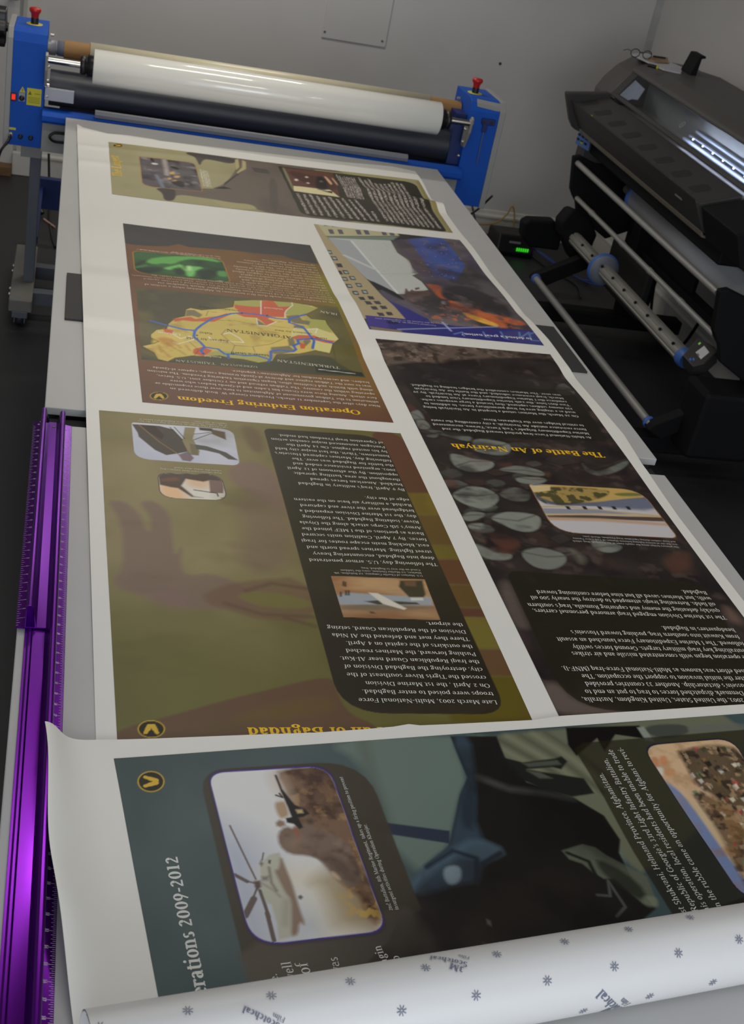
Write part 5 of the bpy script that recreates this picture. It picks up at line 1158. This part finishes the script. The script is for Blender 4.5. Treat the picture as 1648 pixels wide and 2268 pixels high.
# take-up core behind
tk = thing('cardboard_core', 'brown cardboard core with cream film wound on, behind the white roll', 'cardboard tube', (.74, 5.20, .190))
CARD = mat('brown_kraft_cardboard', (150, 112, 66), 0.7, var=0.06, scale=14)
MB().tube((-.028, 5.20, .190), (1.542, 5.20, .190), .0335, 36).build('core', CARD, tk)
MB().lathe((.068, 5.20, .190), (1,0,0), [(0,.034),(0,.0395),(1.34,.0395),(1.34,.034)], 48, False).build('wound_film', mat('cream_film', (214, 206, 178), 0.3, var=0.02), tk)
MB().lathe((-.088, 5.20, .190), (1,0,0), [(0,.028),(.03,.028),(.03,.024),(.036,.024),(.036,.028),(.058,.028),(.060,.030)], 28).build('core_chuck', ALU, tk)

# ================================================================== purple safety rulers
PURP = mat('purple_anodised_aluminium', (96, 14, 140), 0.22, 0.88, var=0.03, scale=40, aniso=0.7)
TICK = mat('pale_engraving', (222, 202, 232), 0.6)
def ruler(name, label, org, ang, length, cut, every):
    """along local +y; the measuring edge is on local +x and the inches count from the +y end"""
    r = thing(name, label, 'safety ruler', org, 'purple safety rulers')
    r.rotation_euler = (0, 0, ang)
    r['_org'] = [0, 0, ZT]
    w = .064 - cut
    base = [(0,0),(w,0),(w,.0015),(w-.014,.0042),(w-.0155,.0034)] + ([(.012,.0034),(.010,.0052),(.006,.0052),(.004,.0034)] if not cut else []) + [(0,.0034)]
    MB().prism_y(base, 0, length).build('blade', PURP, r, bevel=0.0004, seg=1)
    g0 = [(a-cut, z) for a, z in [(.031,.0034),(.036,.020),(.0375,.028),(.0385,.0335),(.0415,.0365),(.0455,.0365),(.0485,.034),(.0495,.030),(.0495,.0035),(.0480,.0035),(.0475,.028),(.0440,.033),(.0415,.0325),(.0405,.028),(.0385,.019),(.034,.0034)]]
    g = MB(); m = len(g0); e = .014 if cut else .0
    g.add([(a, 0, z) for a, z in g0] + [(a, length-(e if z > .01 else 0), z) for a, z in g0], [(i, (i+1)%m, m+(i+1)%m, m+i) for i in range(m)] + [tuple(range(m))[::-1], tuple(range(m, 2*m))])
    for yy in (.001, length-e-.003): g.prism_y([(.033-cut,.0034),(.0495-cut,.0034),(.0492-cut,.030),(.0455-cut,.0362),(.0415-cut,.0362),(.0385-cut,.028)], yy, yy+.002)
    g.build('finger_guard', PURP, r, bevel=0.0006, seg=2)
    tk_ = MB(); N = int(length/.0254)
    def up_z(x): return .0042 - (x-(w-.014))/.014*.0027 + .00015
    for i in range(1, N*every):
        yy = length - i*.0254/every; L = .0085 if i % every == 0 else (.0058 if i % 2 == 0 else .0036)
        x1 = w-.0006; x0 = x1-L
        tk_.add([(x0,yy-.00028,up_z(x0)),(x1,yy-.00028,up_z(x1)),(x1,yy+.00028,up_z(x1)),(x0,yy+.00028,up_z(x0))], [(0,1,2,3)])
    for n_ in range(1, N+1):
        s_ = str(n_); sz = .0062; wd = sum(GL[c][0] for c in s_)*sz
        for cols, zz in (((w-.0135), None), ((.0515-cut), None)):
            x = 0; 
            if cut == 0 and cols < w-.0135: continue
            for ch in s_:
                for qd in gl(ch, .05, 9):
                    if cols >= w-.0136: tk_.add([(cols+gy*sz, length-n_*.0254-((x+gx)*sz-wd/2), up_z(cols+gy*sz)+.0001) for gx, gy in qd], [tuple(range(len(qd)))])
                    else: tk_.add([(.0502-cut, length-n_*.0254-((x+gx)*sz-wd/2), .012+gy*sz) for gx, gy in qd], [tuple(range(len(qd)))])
                x += GL[ch][0]
    tk_.build('inch_scale', TICK, r)
    return r
lr = ruler('safety_ruler', 'long purple metal safety ruler with numbered inch edge beneath the curling sheet', (-.0085, 0.80, 0.0), math.radians(.05), 1.6784, 0.0, 8)
sr = ruler('safety_ruler', 'shorter purple safety ruler overlapping the long one, its scale facing outwards', (.0235, 2.478, .0042), PI, .727, .016, 4)
hole = MB().lathe((0.006, .020, .0036), (0,0,1), [(0,.0035),(.0003,.0035)], 20).build('hanging_hole', BPLAS, sr)
# ================================================================== wide format printer on its stand, parallel to the tables
PB = mat('charcoal_printer_plastic', (84, 81, 78), 0.5, var=0.04, scale=20)
PD = mat('dark_printer_plastic', (56, 54, 53), 0.5, var=0.04)
PD2 = mat('slot_black', (38, 37, 36), 0.6)
PK = mat('near_black_panel', (13, 13, 15), 0.7, spec=0.25)
PBL = mat('printer_blue_plastic', (70, 112, 190), 0.45, var=0.03)
SIL = mat('silver_tube', (176, 174, 170), 0.38, 0.45, var=0.03)
SILD = mat('grooved_aluminium_spindle', (160, 158, 152), 0.4, 0.4, var=0.04)
pr = thing('large_format_printer', 'big charcoal wide format printer with lit window standing right of the tables', 'printer', (2.75, 5.0, FZ))
ya, yb_ = 4.36, 5.90      # near and far end of the body
# body cross-section (x, z): front tray, window slope, top
MB().prism_y([(2.262,.172),(2.288,.158),(2.452,.208),(2.452,.190),(2.62,.17),(2.62,.03),(2.37,.035),(2.335,.052),(2.300,.105)], ya+.03, yb_-.02).build('front_tray', PD, pr, bevel=0.006)
bd = MB()
bd.prism_y([(2.535,.352),(2.528,.336),(2.545,.326),(2.62,.31),(2.62,.02),(2.95,.02),(3.02,.10),(3.02,.30),(2.98,.372),(2.80,.395),(2.60,.385)], 3.9, yb_)
bd.build('body', PB, pr, bevel=0.008)
# window: sloped pane, interior with pale stripe bars
win = MB().prism_y([(2.462,.236),(2.466,.232),(2.536,.330),(2.532,.334)], 4.0, yb_-.07)
GLS = bpy.data.materials.new('window_pane'); GLS.use_nodes = True
nt = GLS.node_tree; b = nt.nodes['Principled BSDF']; b.inputs['Base Color'].default_value = (.75,.78,.82,1); b.inputs['Roughness'].default_value = .06; b.inputs['Transmission Weight'].default_value = 1.0; b.inputs['IOR'].default_value = 1.12
tn = nt.nodes.new('ShaderNodeTexNoise'); tn.inputs['Scale'].default_value = 6; rr_ = nt.nodes.new('ShaderNodeMapRange'); rr_.inputs[3].default_value = .03; rr_.inputs[4].default_value = .10
nt.links.new(tn.outputs['Fac'], rr_.inputs[0]); nt.links.new(rr_.outputs[0], b.inputs['Roughness'])
win.build('window', GLS, pr)
fr_ = MB()
fr_.prism_y([(2.450,.222),(2.456,.216),(2.470,.230),(2.464,.238)], 4.0, yb_-.03)
fr_.prism([(2.448,.214),(2.470,.238),(2.540,.338),(2.560,.352),(2.62,.36),(2.62,.20),(2.47,.19)], lambda p: (p[0], yb_-.07, p[1]), lambda p: (p[0], yb_, p[1]))
fr_.prism([(2.448,.214),(2.470,.238),(2.540,.338),(2.560,.352),(2.62,.36),(2.62,.20),(2.47,.19)], lambda p: (p[0], 3.92, p[1]), lambda p: (p[0], 4.0, p[1]))
fr_.build('window_frame', PD, pr, bevel=0.003)
inn = MB(); inn.box(2.475, 2.62, 4.0, yb_-.07, .165, .190); inn.build('print_platen', mat('platen_grey', (165, 163, 160), .5), pr)
MB().box(2.606, 2.619, 4.0, yb_-.07, .19, .31).build('inner_back', mat('inner_wall_grey', (150, 149, 148), .5), pr)
BEAM = mat('pale_stripe_bar', (206, 214, 236), .35, .3)  # pale bars stand in for light stripes reflected in the window
for k, (x, z) in enumerate(((2.505,.200),(2.530,.212),(2.555,.226),(2.580,.246))):
    MB().box(x, x+.014, 4.0, 5.18-.0*k, z, z+.010).build('reflected_stripe_bar', BEAM, pr, bevel=0.002)
LED = mat('white_light_emitting_diode', (225, 235, 255), .4, emit=18)
PN0 = (2.466, 5, .232); PNN = (-.798, 0, .603)
def onpane(u, v, dpt): 
    n = np.array(PNN); return Vector(PH(u, v, np.array(PN0)-n*dpt, PNN).tolist())
l0, l1 = onpane(1531, 307, .006), onpane(1640, 385, .006)
ls = MB().tube(l0, l0+(l1-l0)*2.2, .0042, 8).build('led_strip', mat('led_carrier', (120,132,170), .4), pr)
for k in range(12):
    MB().sphere(l0+(l1-l0)*(.06+.207*k)+Vector((-.003,0,.003)), .0034, 8).build('led', LED, ls)
for k in range(5):
    l = bpy.data.lights.new('led_light', 'AREA'); l.shape = 'RECTANGLE'; l.size = .01; l.size_y = .2; l.energy = .30; l.color = (.72, .82, 1.0)
    o = bpy.data.objects.new('led_light', l); C.objects.link(o); o.location = (2.500, 5.02-.22*k, ZT+.236); o.rotation_euler = (0, math.radians(-75), 0)
sp_ = [onpane(u, v, .008) for u, v in ((1358,200),(1395,166),(1429,198),(1413,222),(1400,220),(1391,223))]
mm = MB(); nn_ = Vector(PNN)*.001
mm.add([p_ for p_ in sp_]+[p_-nn_ for p_ in sp_], [tuple(range(6)), tuple(range(11,5,-1))]+[(i,(i+1)%6,6+(i+1)%6,6+i) for i in range(6)])
mm.build('media_sample', mat('pale_blue_grey_media', (186,192,208), .6), pr)
nb = Vector(PNN); cc_ = onpane(1512, 277, -.001)
bo = MB().lathe(cc_, nb, [(0,.0165),(.0008,.0165)], 28).build('round_badge', mat('pale_badge_ring', (176,172,168), .5), pr)
MB().lathe(cc_+nb*.0008, nb, [(0,.0120),(.0004,.0120)], 24).build('badge_centre', mat('badge_grey', (112,112,114), .5), bo)
bl_ = MB(); uu = Vector((.603, 0, .798)); vv_ = Vector((0, -1, 0))
def bstroke(x0, y0, x1, y1, w=.0016):
    P_ = bar_(x0, y0, x1, y1, w); bl_.add([cc_+nb*.0014+vv_*a+uu*b_2 for a, b_2 in P_], [(0,1,2,3)])
for a_ in ((-.0060,-.006,-.0020,.010),(-.0035,.002,-.0005,.002),(-.0005,.002,-.0025,-.006),(.0015,-.010,.0050,.002),(.004,.002,.0065,.002),(.0065,.002,.0050,-.005),(.0050,-.005,.002,-.005)): bstroke(*a_)
bl_.build('badge_letters', MATS['pale_badge_ring'], bo)
# vents on the tray, hazard triangles
for k in range(8):
    yc = 5.845-.187*k
    sl = [(2.312,yc+.030),(2.322,yc+.038),(2.375,yc+.034),(2.386,yc+.022),(2.380,yc-.030),(2.368,yc-.040),(2.322,yc-.036),(2.310,yc-.024)]
    MB().prism(sl, lambda p: (p[0], p[1], .158+(p[0]-2.288)*.305-.004), lambda p: (p[0], p[1], .158+(p[0]-2.288)*.305+.0008)).build('tray_slot', PD2, pr)
for (u, v) in ((1311,262), (1483,403)):
    c_ = AY(u, v, 5); q_ = PH(u, v, (2.294, 5, .13), (-.975, 0, -.22)); yc, zc = q_[1], q_[2]
    MB().prism([(yc+.015,zc-.014),(yc-.013,zc-.014),(yc,zc+.014)], lambda p: (2.290+(.158-p[1])*.226, p[0], p[1]), lambda p: (2.2815+(.158-p[1])*.226, p[0], p[1])).build('hazard_triangle', YEL, pr)
# end caps
for y0_, y1_, nm in ((yb_, yb_+.23, 'far'), (3.70, 3.92, 'near')):
    MB().prism_y([(2.46,.05),(2.46,.205),(2.49,.262),(2.54,.322),(2.60,.365),(2.66,.378),(2.95,.365),(3.0,.30),(3.0,.02),(2.52,.02)], y0_, y1_).build('end_cap', PB if nm == 'far' else PD, pr, bevel=0.02)
MB().prism_y([(2.238,.196),(2.450,.226),(2.462,.205),(2.462,.02),(2.38,.02),(2.315,.040),(2.288,.075),(2.244,.176)], yb_-.025, yb_+.02).build('tray_end', PD, pr, bevel=0.006)
MB().prism_y([(2.290,.150),(2.450,.200),(2.62,.18),(2.62,.03),(2.42,.03),(2.35,.03),(2.345,.03)], 4.06, 4.37).build('tray_end', PK, pr, bevel=0.012)
MB().prism_y([(2.345,.050),(2.352,.036),(2.372,.030),(2.372,.022),(2.348,.026),(2.338,.046)], ya+.05, yb_-.03).build('output_platen', mat('beige_output_lip', (118,110,98), .5), pr)
MB().box(2.42, 2.95, ya, yb_, -.06, .03).build('underside', PK, pr, bevel=0.01)
tb_ = MB().box(2.288, 2.300, 4.54, 4.61, .118, .150).build('tray_latch', mat('latch_grey', (110,110,112), .5), pr, bevel=0.002)
# connector block on the far end
cb = MB().box(2.385, 2.50, yb_-.03, yb_+.06, -.11, .035).build('cable_housing', PD, pr, bevel=0.008)
yp = yb_-.032
def yq(pts, y0, y1): 
    return MB().prism([AY(u, v, y0) for u, v in pts], lambda p: (p[0], y0, p[2]), lambda p: (p[0], y1, p[2]))
pc = yq([(1285,288),(1310,303),(1303,335),(1274,317)], yp-.004, yp).build('connector_plate', mat('steel_blue_label', (96,128,184), .5), cb)
for (u, v) in ((1284,298),(1292,303),(1300,308),(1281,308),(1289,314),(1297,319)):
    yq([(u-2.6,v-4.2),(u+3,v-1),(u+2,v+4),(u-3.4,v+1)], yp-.007, yp-.004).build('connector_window', mat('dark_blue_socket', (16,26,52), .5), cb)
yq([(1286,313),(1291,316),(1290,320),(1285,317)], yp-.0085, yp-.007).build('yellow_sticker', YEL, cb)
# stand: end plates, cross rails, legs
for yy in (5.86, 4.14):
    MB().prism([(2.345,-.085),(2.380,-.075),(2.46,-.10),(2.70,-.10),(2.74,-.40),(2.62,-.46),(2.44,-.36),(2.418,-.30),(2.392,-.27),(2.372,-.24)], lambda p: (p[0], yy, p[1]), lambda p: (p[0], yy+.035, p[1])).build('end_plate', PK, pr, bevel=0.006)
for xx, zz, r_, nm in ((2.372,-.112,.0135,'media_rail'), (2.415,-.278,.0115,'tension_bar')):
    MB().tube((xx, 4.20, zz), (xx, 5.86, zz), r_, 20).build(nm, SIL, pr)
for yy in (5.62, 5.20, 4.86, 4.52): MB().tube((2.415, yy, -.278), (2.415, yy+.03, -.278), .0135, 16).build('bar_collar', SIL, pr)
MB().box(2.71, 2.73, 5.02, 5.84, -.46, .02).build('stand_panel', PK, pr, bevel=0.004)
MB().box(2.62, 2.66, 5.30, 5.78, -.66, -.42).build('stand_panel', PD2, pr, bevel=0.01)
for yy in (5.55, 4.22):
    MB().prism([(2.62,-.06),(2.82,-.06),(2.80,-.74),(2.66,-.74)], lambda p: (p[0], yy, p[1]), lambda p: (p[0], yy+.09, p[1])).build('leg', PK, pr, bevel=0.008)
    fb = MB().box(2.24, 3.00, yy-.01, yy+.08, -.80, -.73).build('foot_beam', PK, pr, bevel=0.01)
    for xx in (2.27, 2.96):
        MB().lathe((xx, yy+.01, -.822), (0,1,0), [(0,.022),(.004,.028),(.030,.028),(.034,.022)], 20).build('caster_wheel', BPLAS, fb)
MB().box(2.68, 2.74, 4.3, 5.6, -.45, -.40).build('cross_beam', PK, pr)
# take-up reel: motor cheeks, spindle with blue hub, deflector tube
MB().prism_y([(2.355,-.400),(2.385,-.345),(2.40,-.335),(2.50,-.36),(2.56,-.44),(2.54,-.56),(2.46,-.58),(2.405,-.50),(2.37,-.46)], 5.83, 5.93).build('reel_cheek', PK, pr, bevel=0.012)
MB().prism_y([(2.24,-.48),(2.27,-.46),(2.40,-.45),(2.46,-.50),(2.46,-.60),(2.30,-.60),(2.25,-.55)], 6.02, 6.10).build('reel_guard', PK, pr, bevel=0.012)
n = 48; sp = MB(); gp = []
for k in range(n):
    a = 2*PI*k/n; r_ = .0335 - (.005 if (k % 8) in (0, 1) else 0); gp.append((2.450+r_*math.cos(a), -.470+r_*math.sin(a)))
sp.prism_y(gp, 4.42, 5.83).build('take_up_spindle', SILD, pr)
for yy in [4.5+.145*k for k in range(9)]: MB().tube((2.423, yy, -.443), (2.427, yy+.012, -.447), .007, 8).build('spindle_stud', PK, pr)
hb = MB().lathe((2.450, 5.40, -.470), (0,1,0), [(0,.030),(.004,.072),(.010,.076),(.018,.076),(.022,.070)], 48)
hb.build('blue_spindle_hub', PBL, pr)
MB().lathe((2.450, 5.392, -.470), (0,1,0), [(0,.034),(.002,.068),(.012,.069)], 48).build('hub_disc', mat('hub_grey', (124,130,140), .5), pr)
MB().lathe((2.450, 4.395, -.470), (0,1,0), [(0,.034),(.02,.040),(.045,.040)], 32).build('blue_spindle_hub', PBL, pr)
cn = np.array([-.42, -.38, .82]); cn /= np.linalg.norm(cn); c0 = np.array([2.44, 4.27, -.375])
def cface(pts, up, dn): 
    P_ = [PH(u, v, c0, cn) for u, v in pts]; m_ = MB()
    return m_.add([p_+cn*up for p_ in P_]+[p_-cn*dn for p_ in P_], [tuple(range(len(P_))), tuple(range(len(P_), 2*len(P_)))[::-1]]+[(i,(i+1)%len(P_),len(P_)+(i+1)%len(P_),len(P_)+i) for i in range(len(P_))])
ctl = cface([(1512,786),(1547,747),(1583,767),(1590,778),(1560,805),(1535,812)], 0, .07).build('reel_motor', PD, pr, bevel=0.004)
cface([(1540.5,780.6),(1559.8,766),(1571,780.6),(1552.4,796)], .0012, .001).build('white_label', mat('white_sticker', (205, 205, 204), .6), ctl)
cface([(1543,784.5),(1546,782),(1550,787.5),(1547,790)], .0016, 0).build('label_mark', mat('grey_print', (120,120,122), .6), ctl)
cface([(1546,762),(1550,758),(1553,760),(1549,764)], .0014, 0).build('green_lamp', mat('dim_green_lamp', (130,200,90), .4, emit=.25), ctl)
for u_, v_ in ((1529,797),(1536,797)): cface([(u_-3,v_),(u_,v_-5),(u_+3,v_-1),(u_+1,v_+3)], .0016, 0).build('blue_button', PBL, ctl)
MB().box(2.36, 2.62, 4.02, 4.20, -.72, -.44).build('dark_filler_box', PK, pr, bevel=0.02)  # made-up black box filling the dark area below the reel motor
for yy in (5.72, 4.13):
    MB().prism([(2.235,-.665),(2.25,-.640),(2.50,-.50),(2.54,-.56),(2.30,-.70)], lambda p: (p[0], yy, p[1]), lambda p: (p[0], yy+.05, p[1])).build('deflector_arm', PK, pr, bevel=0.006)
    MB().lathe((2.258, yy+(-.012 if yy > 5 else .050), -.655), (0,1,0), [(0,.020),(.0,.024),(.012,.024),(.012,.020)], 24).build('blue_end_clip', PBL, pr)
MB().tube((2.258, 4.165, -.655), (2.258, 5.715, -.655), .0165, 24).build('deflector_tube', SIL, pr)

# media roll hanging in the printer
mr = thing('media_roll', 'silver grey media roll mounted below the charcoal printer body', 'media roll', (2.63, 5.0, -.185))
MB().tube((2.630, 4.16, -.185), (2.630, 5.80, -.185), .022, 20).build('spindle', SILD, mr)
MB().lathe((2.630, 4.33, -.185), (0,1,0), [(0,.02),(0,.060),(1.30,.060),(1.30,.02)], 48, False).build('media', mat('silver_grey_media', (205,207,212), .42, .1, var=.02), mr)
MB().lathe((2.630, 5.63, -.185), (0,1,0), [(0,.056),(.004,.068),(.016,.070),(.020,.060)], 40).build('blue_hub', PBL, mr)
MB().lathe((2.630, 4.27, -.185), (0,1,0), [(0,.045),(.01,.062),(.05,.064),(.06,.050)], 40).build('hub', PK, mr)
MB().prism([(2.585,-.13),(2.60,-.115),(2.66,-.118),(2.665,-.135),(2.61,-.14)], lambda p: (p[0], 4.29, p[1]), lambda p: (p[0], 4.40, p[1]+.004)).build('blue_lever', PBL, mr)

# things lying on the printer
def flat(u, v, z): x, y = T(u, v, z); return x, y
zt = .392
def slab(name, pts, z0, z1, m, parent=None, bevel=0):
    P_ = [T(a, b_, (z0+z1)/2) for a, b_ in pts]
    return MB().prism_z(P_, z0, z1).build(name, m, parent, bevel)
WP = mat('white_office_paper', (190,190,196), .7)
tag(slab('paper_stack', [(1398,121),(1432,116),(1512,150),(1508,163),(1470,155)], .388, .393, WP), 'stack of white papers lying on top of the printer', 'paper')
tag(slab('magazine', [(1432,132),(1441,126),(1479,128),(1480,140),(1455,138)], .3945, .399, mat('tan_orange_cover', (150,118,92), .5, var=.3, scale=40)), 'tan covered booklet on the white papers', 'booklet')
gx, gy = T(1420, 122, .41)
gls = MB()
for dx in (-.03, .03): gls.path([(gx+dx+.022*math.cos(a), gy+.0, .415+.018*math.sin(a)) for a in [k*PI/5 for k in range(11)]], .0022, 6, 3)
gls.path([(gx-.052, gy, .42), (gx-.05, gy+.05, .418), (gx-.045, gy+.11, .402)], .002, 6); gls.path([(gx+.052, gy, .42), (gx+.05, gy+.05, .418), (gx+.045, gy+.11, .402)], .002, 6); gls.path([(gx-.01, gy, .419), (gx, gy, .423), (gx+.01, gy, .419)], .002, 6)
tag(gls.build('eyeglasses', BPLAS), 'dark framed eyeglasses resting on the papers atop the printer', 'eyeglasses')
kx, ky = T(1436, 144, .402); kx2, ky2 = T(1458, 150, .402)
kn_ = thing('utility_knife', 'black and yellow utility knife at the front edge of the printer top', 'utility knife', (kx, ky, .396))
MB().tube((kx, ky, .402), (kx+(kx2-kx)*.85, ky+(ky2-ky)*.85, .402), .008, 12).build('handle', BPLAS, kn_); MB().tube((kx+(kx2-kx)*.85, ky+(ky2-ky)*.85, .402), (kx2, ky2, .402), .0085, 12).build('end_cap', YEL, kn_)
px_, py_ = T(1447, 124, .405); px2, py2 = T(1474, 128, .405)
tag(MB().tube((px_, py_, .404), (px2, py2, .404), .004, 8).build('pen', BPLAS), 'thin black pen lying across the tan booklet', 'pen')
bx, by = T(1524, 167, .38)
bk = MB().prism_y([(bx-.028,.376),(bx+.034,.38),(bx+.030,.392),(bx+.012,.392),(bx+.016,.468),(bx+.034,.472),(bx+.032,.482),(bx+.002,.480),(bx-.022,.392)], by-.06, by+.05)
tag(bk.build('desk_stand', PK, bevel=0.003), 'small black angled holder standing on top of the printer', 'holder')
kp = thing

# ================================================================== floor things
rx, ry = 2.44, 6.72
rt = thing('network_switch', 'black network box with green lights on the floor by the back wall', 'network switch', (rx, ry, FZ))
MB().prism([(-.10,-.09),(.12,-.09),(.14,.08),(-.12,.08)], lambda p: (rx+p[0], ry+p[1]-.03, FZ+.02), lambda p: (rx+p[0]*.92, ry+p[1]*.9, FZ+.115)).build('case', BPLAS, rt, bevel=0.01)
MB().box(rx-.12, rx+.12, ry-.10, ry+.08, FZ, FZ+.018).build('base', PK, rt, bevel=0.003)
GLED = mat('green_indicator', (60, 235, 40), .4, emit=.6)
for k in range(6): MB().box(rx+.012+.0125*k, rx+.018+.0125*k, ry-.1235, ry-.117, FZ+.040, FZ+.058).build('indicator_light', GLED, rt)
MB().box(rx-.035, rx+.03, ry-.112, ry-.1075, FZ+.078, FZ+.088).build('name_plate', mat('silver_nameplate', (140,140,144), .5), rt)
def cable(name, pts, r, m, lab, cat='cable', group=None): return tag(MB().path(pts, r, 8).build(name, m), lab, cat, group)
gc_ = mat('dark_green_grey_cable', (48, 56, 58), .5)
cable('cable', [(2.09, 6.965, -.40), (2.14, 6.95, -.43), (2.19, 6.93, -.50), (2.225, 6.93, -.62), (2.27, 6.90, -.74), (2.31, 6.84, -.83)], .0055, gc_, 'dark cable drooping down the wall to the network box')
cable('cable', [(1.80, 5.30, -.17), (1.85, 5.7, -.38), (1.84, 6.2, -.62), (1.76, 6.6, -.84)], .005, gc_, 'short dark cable hanging behind the right end of the laminator')
yc_ = mat('yellow_cable', (170, 130, 40), .5)
cable('cable', [(2.15, 6.93, -.835), (2.24, 6.94, -.80), (2.40, 6.95, -.78), (2.47, 6.95, -.72), (2.49, 6.95, -.665), (2.515, 6.95, -.70), (2.53, 6.93, -.80)], .004, yc_, 'yellow network cable looped behind the black network box')
bc_ = mat('blue_network_cable', (28, 52, 120), .5)
for k in range(3):
    cable('cable', [(2.56, 6.72-.02*k, -.80), (2.66, 6.60-.04*k, -.83), (2.72+.03*k, 6.42-.06*k, -.84), (2.80, 6.25+.05*k, -.83), (2.92, 6.18-.03*k, -.80)], .004, bc_, ('topmost', 'middle', 'lowest')[k]+' of the blue cables running from the network box to the printer', group='blue network cables')
cable('cable', [(2.55, 6.65, -.84), (2.62, 6.45, -.843), (2.70, 6.25, -.843), (2.66, 6.05, -.843)], .005, BPLAS, 'black cable snaking over the floor beside the blue cables')
cable('cable', [(-.075, 6.55, -.60), (-.06, 6.50, -.78), (-.05, 6.30, -.843), (-.03, 6.05, -.843), (-.01, 5.9, -.843)], .006, BPLAS, 'black mains lead under the rear of the laminator')
tag(MB().path([(-.085, 6.33, -.835), (-.10, 6.36, -.81), (-.085, 6.44, -.77), (-.07, 6.50, -.74)], .013, 10).build('mains_connector', BPLAS), 'black in-line mains connector lying on the floor below the laminator', 'connector')
tag(MB().tube((-.075, 6.28, -.845), (-.02, 6.18, -.845), .005, 8).build('loose_wire_end', mat('bare_copper_pink', (190,150,140), .5)), 'pale loose wire end on the dark floor by the laminator leg', 'wire')
# dark trolley foot below the tables' right side is the second leg pair of the printer stand's folding trolley
# small rear things seen through the stand
tag(MB().path([(2.95, 5.9, -.55), (2.93, 5.75, -.80), (2.93, 5.55, -.84), (2.95, 5.40, -.80), (2.97, 5.32, -.60)], .008, 8).build('hanging_hose', PK), 'black hose looping down behind the printer stand', 'hose')

# fittings over the two lamps seen in reflections and over two added fill lights
for x, y, sx, sy in ((0.10, 4.75, 1.2, 0.14), (0.35, 2.9, 1.2, 0.14), (2.35, 1.7, .14, 1.2), (0.7, 6.0, 1.2, .14)):
    struct(MB().box(x-sx/2-.03, x+sx/2+.03, y-sy/2-.03, y+sy/2+.03, 1.74, 1.9).build('trim_4', TRIM))

for o in bpy.data.objects:
    if '_org' in o.keys(): del o['_org']
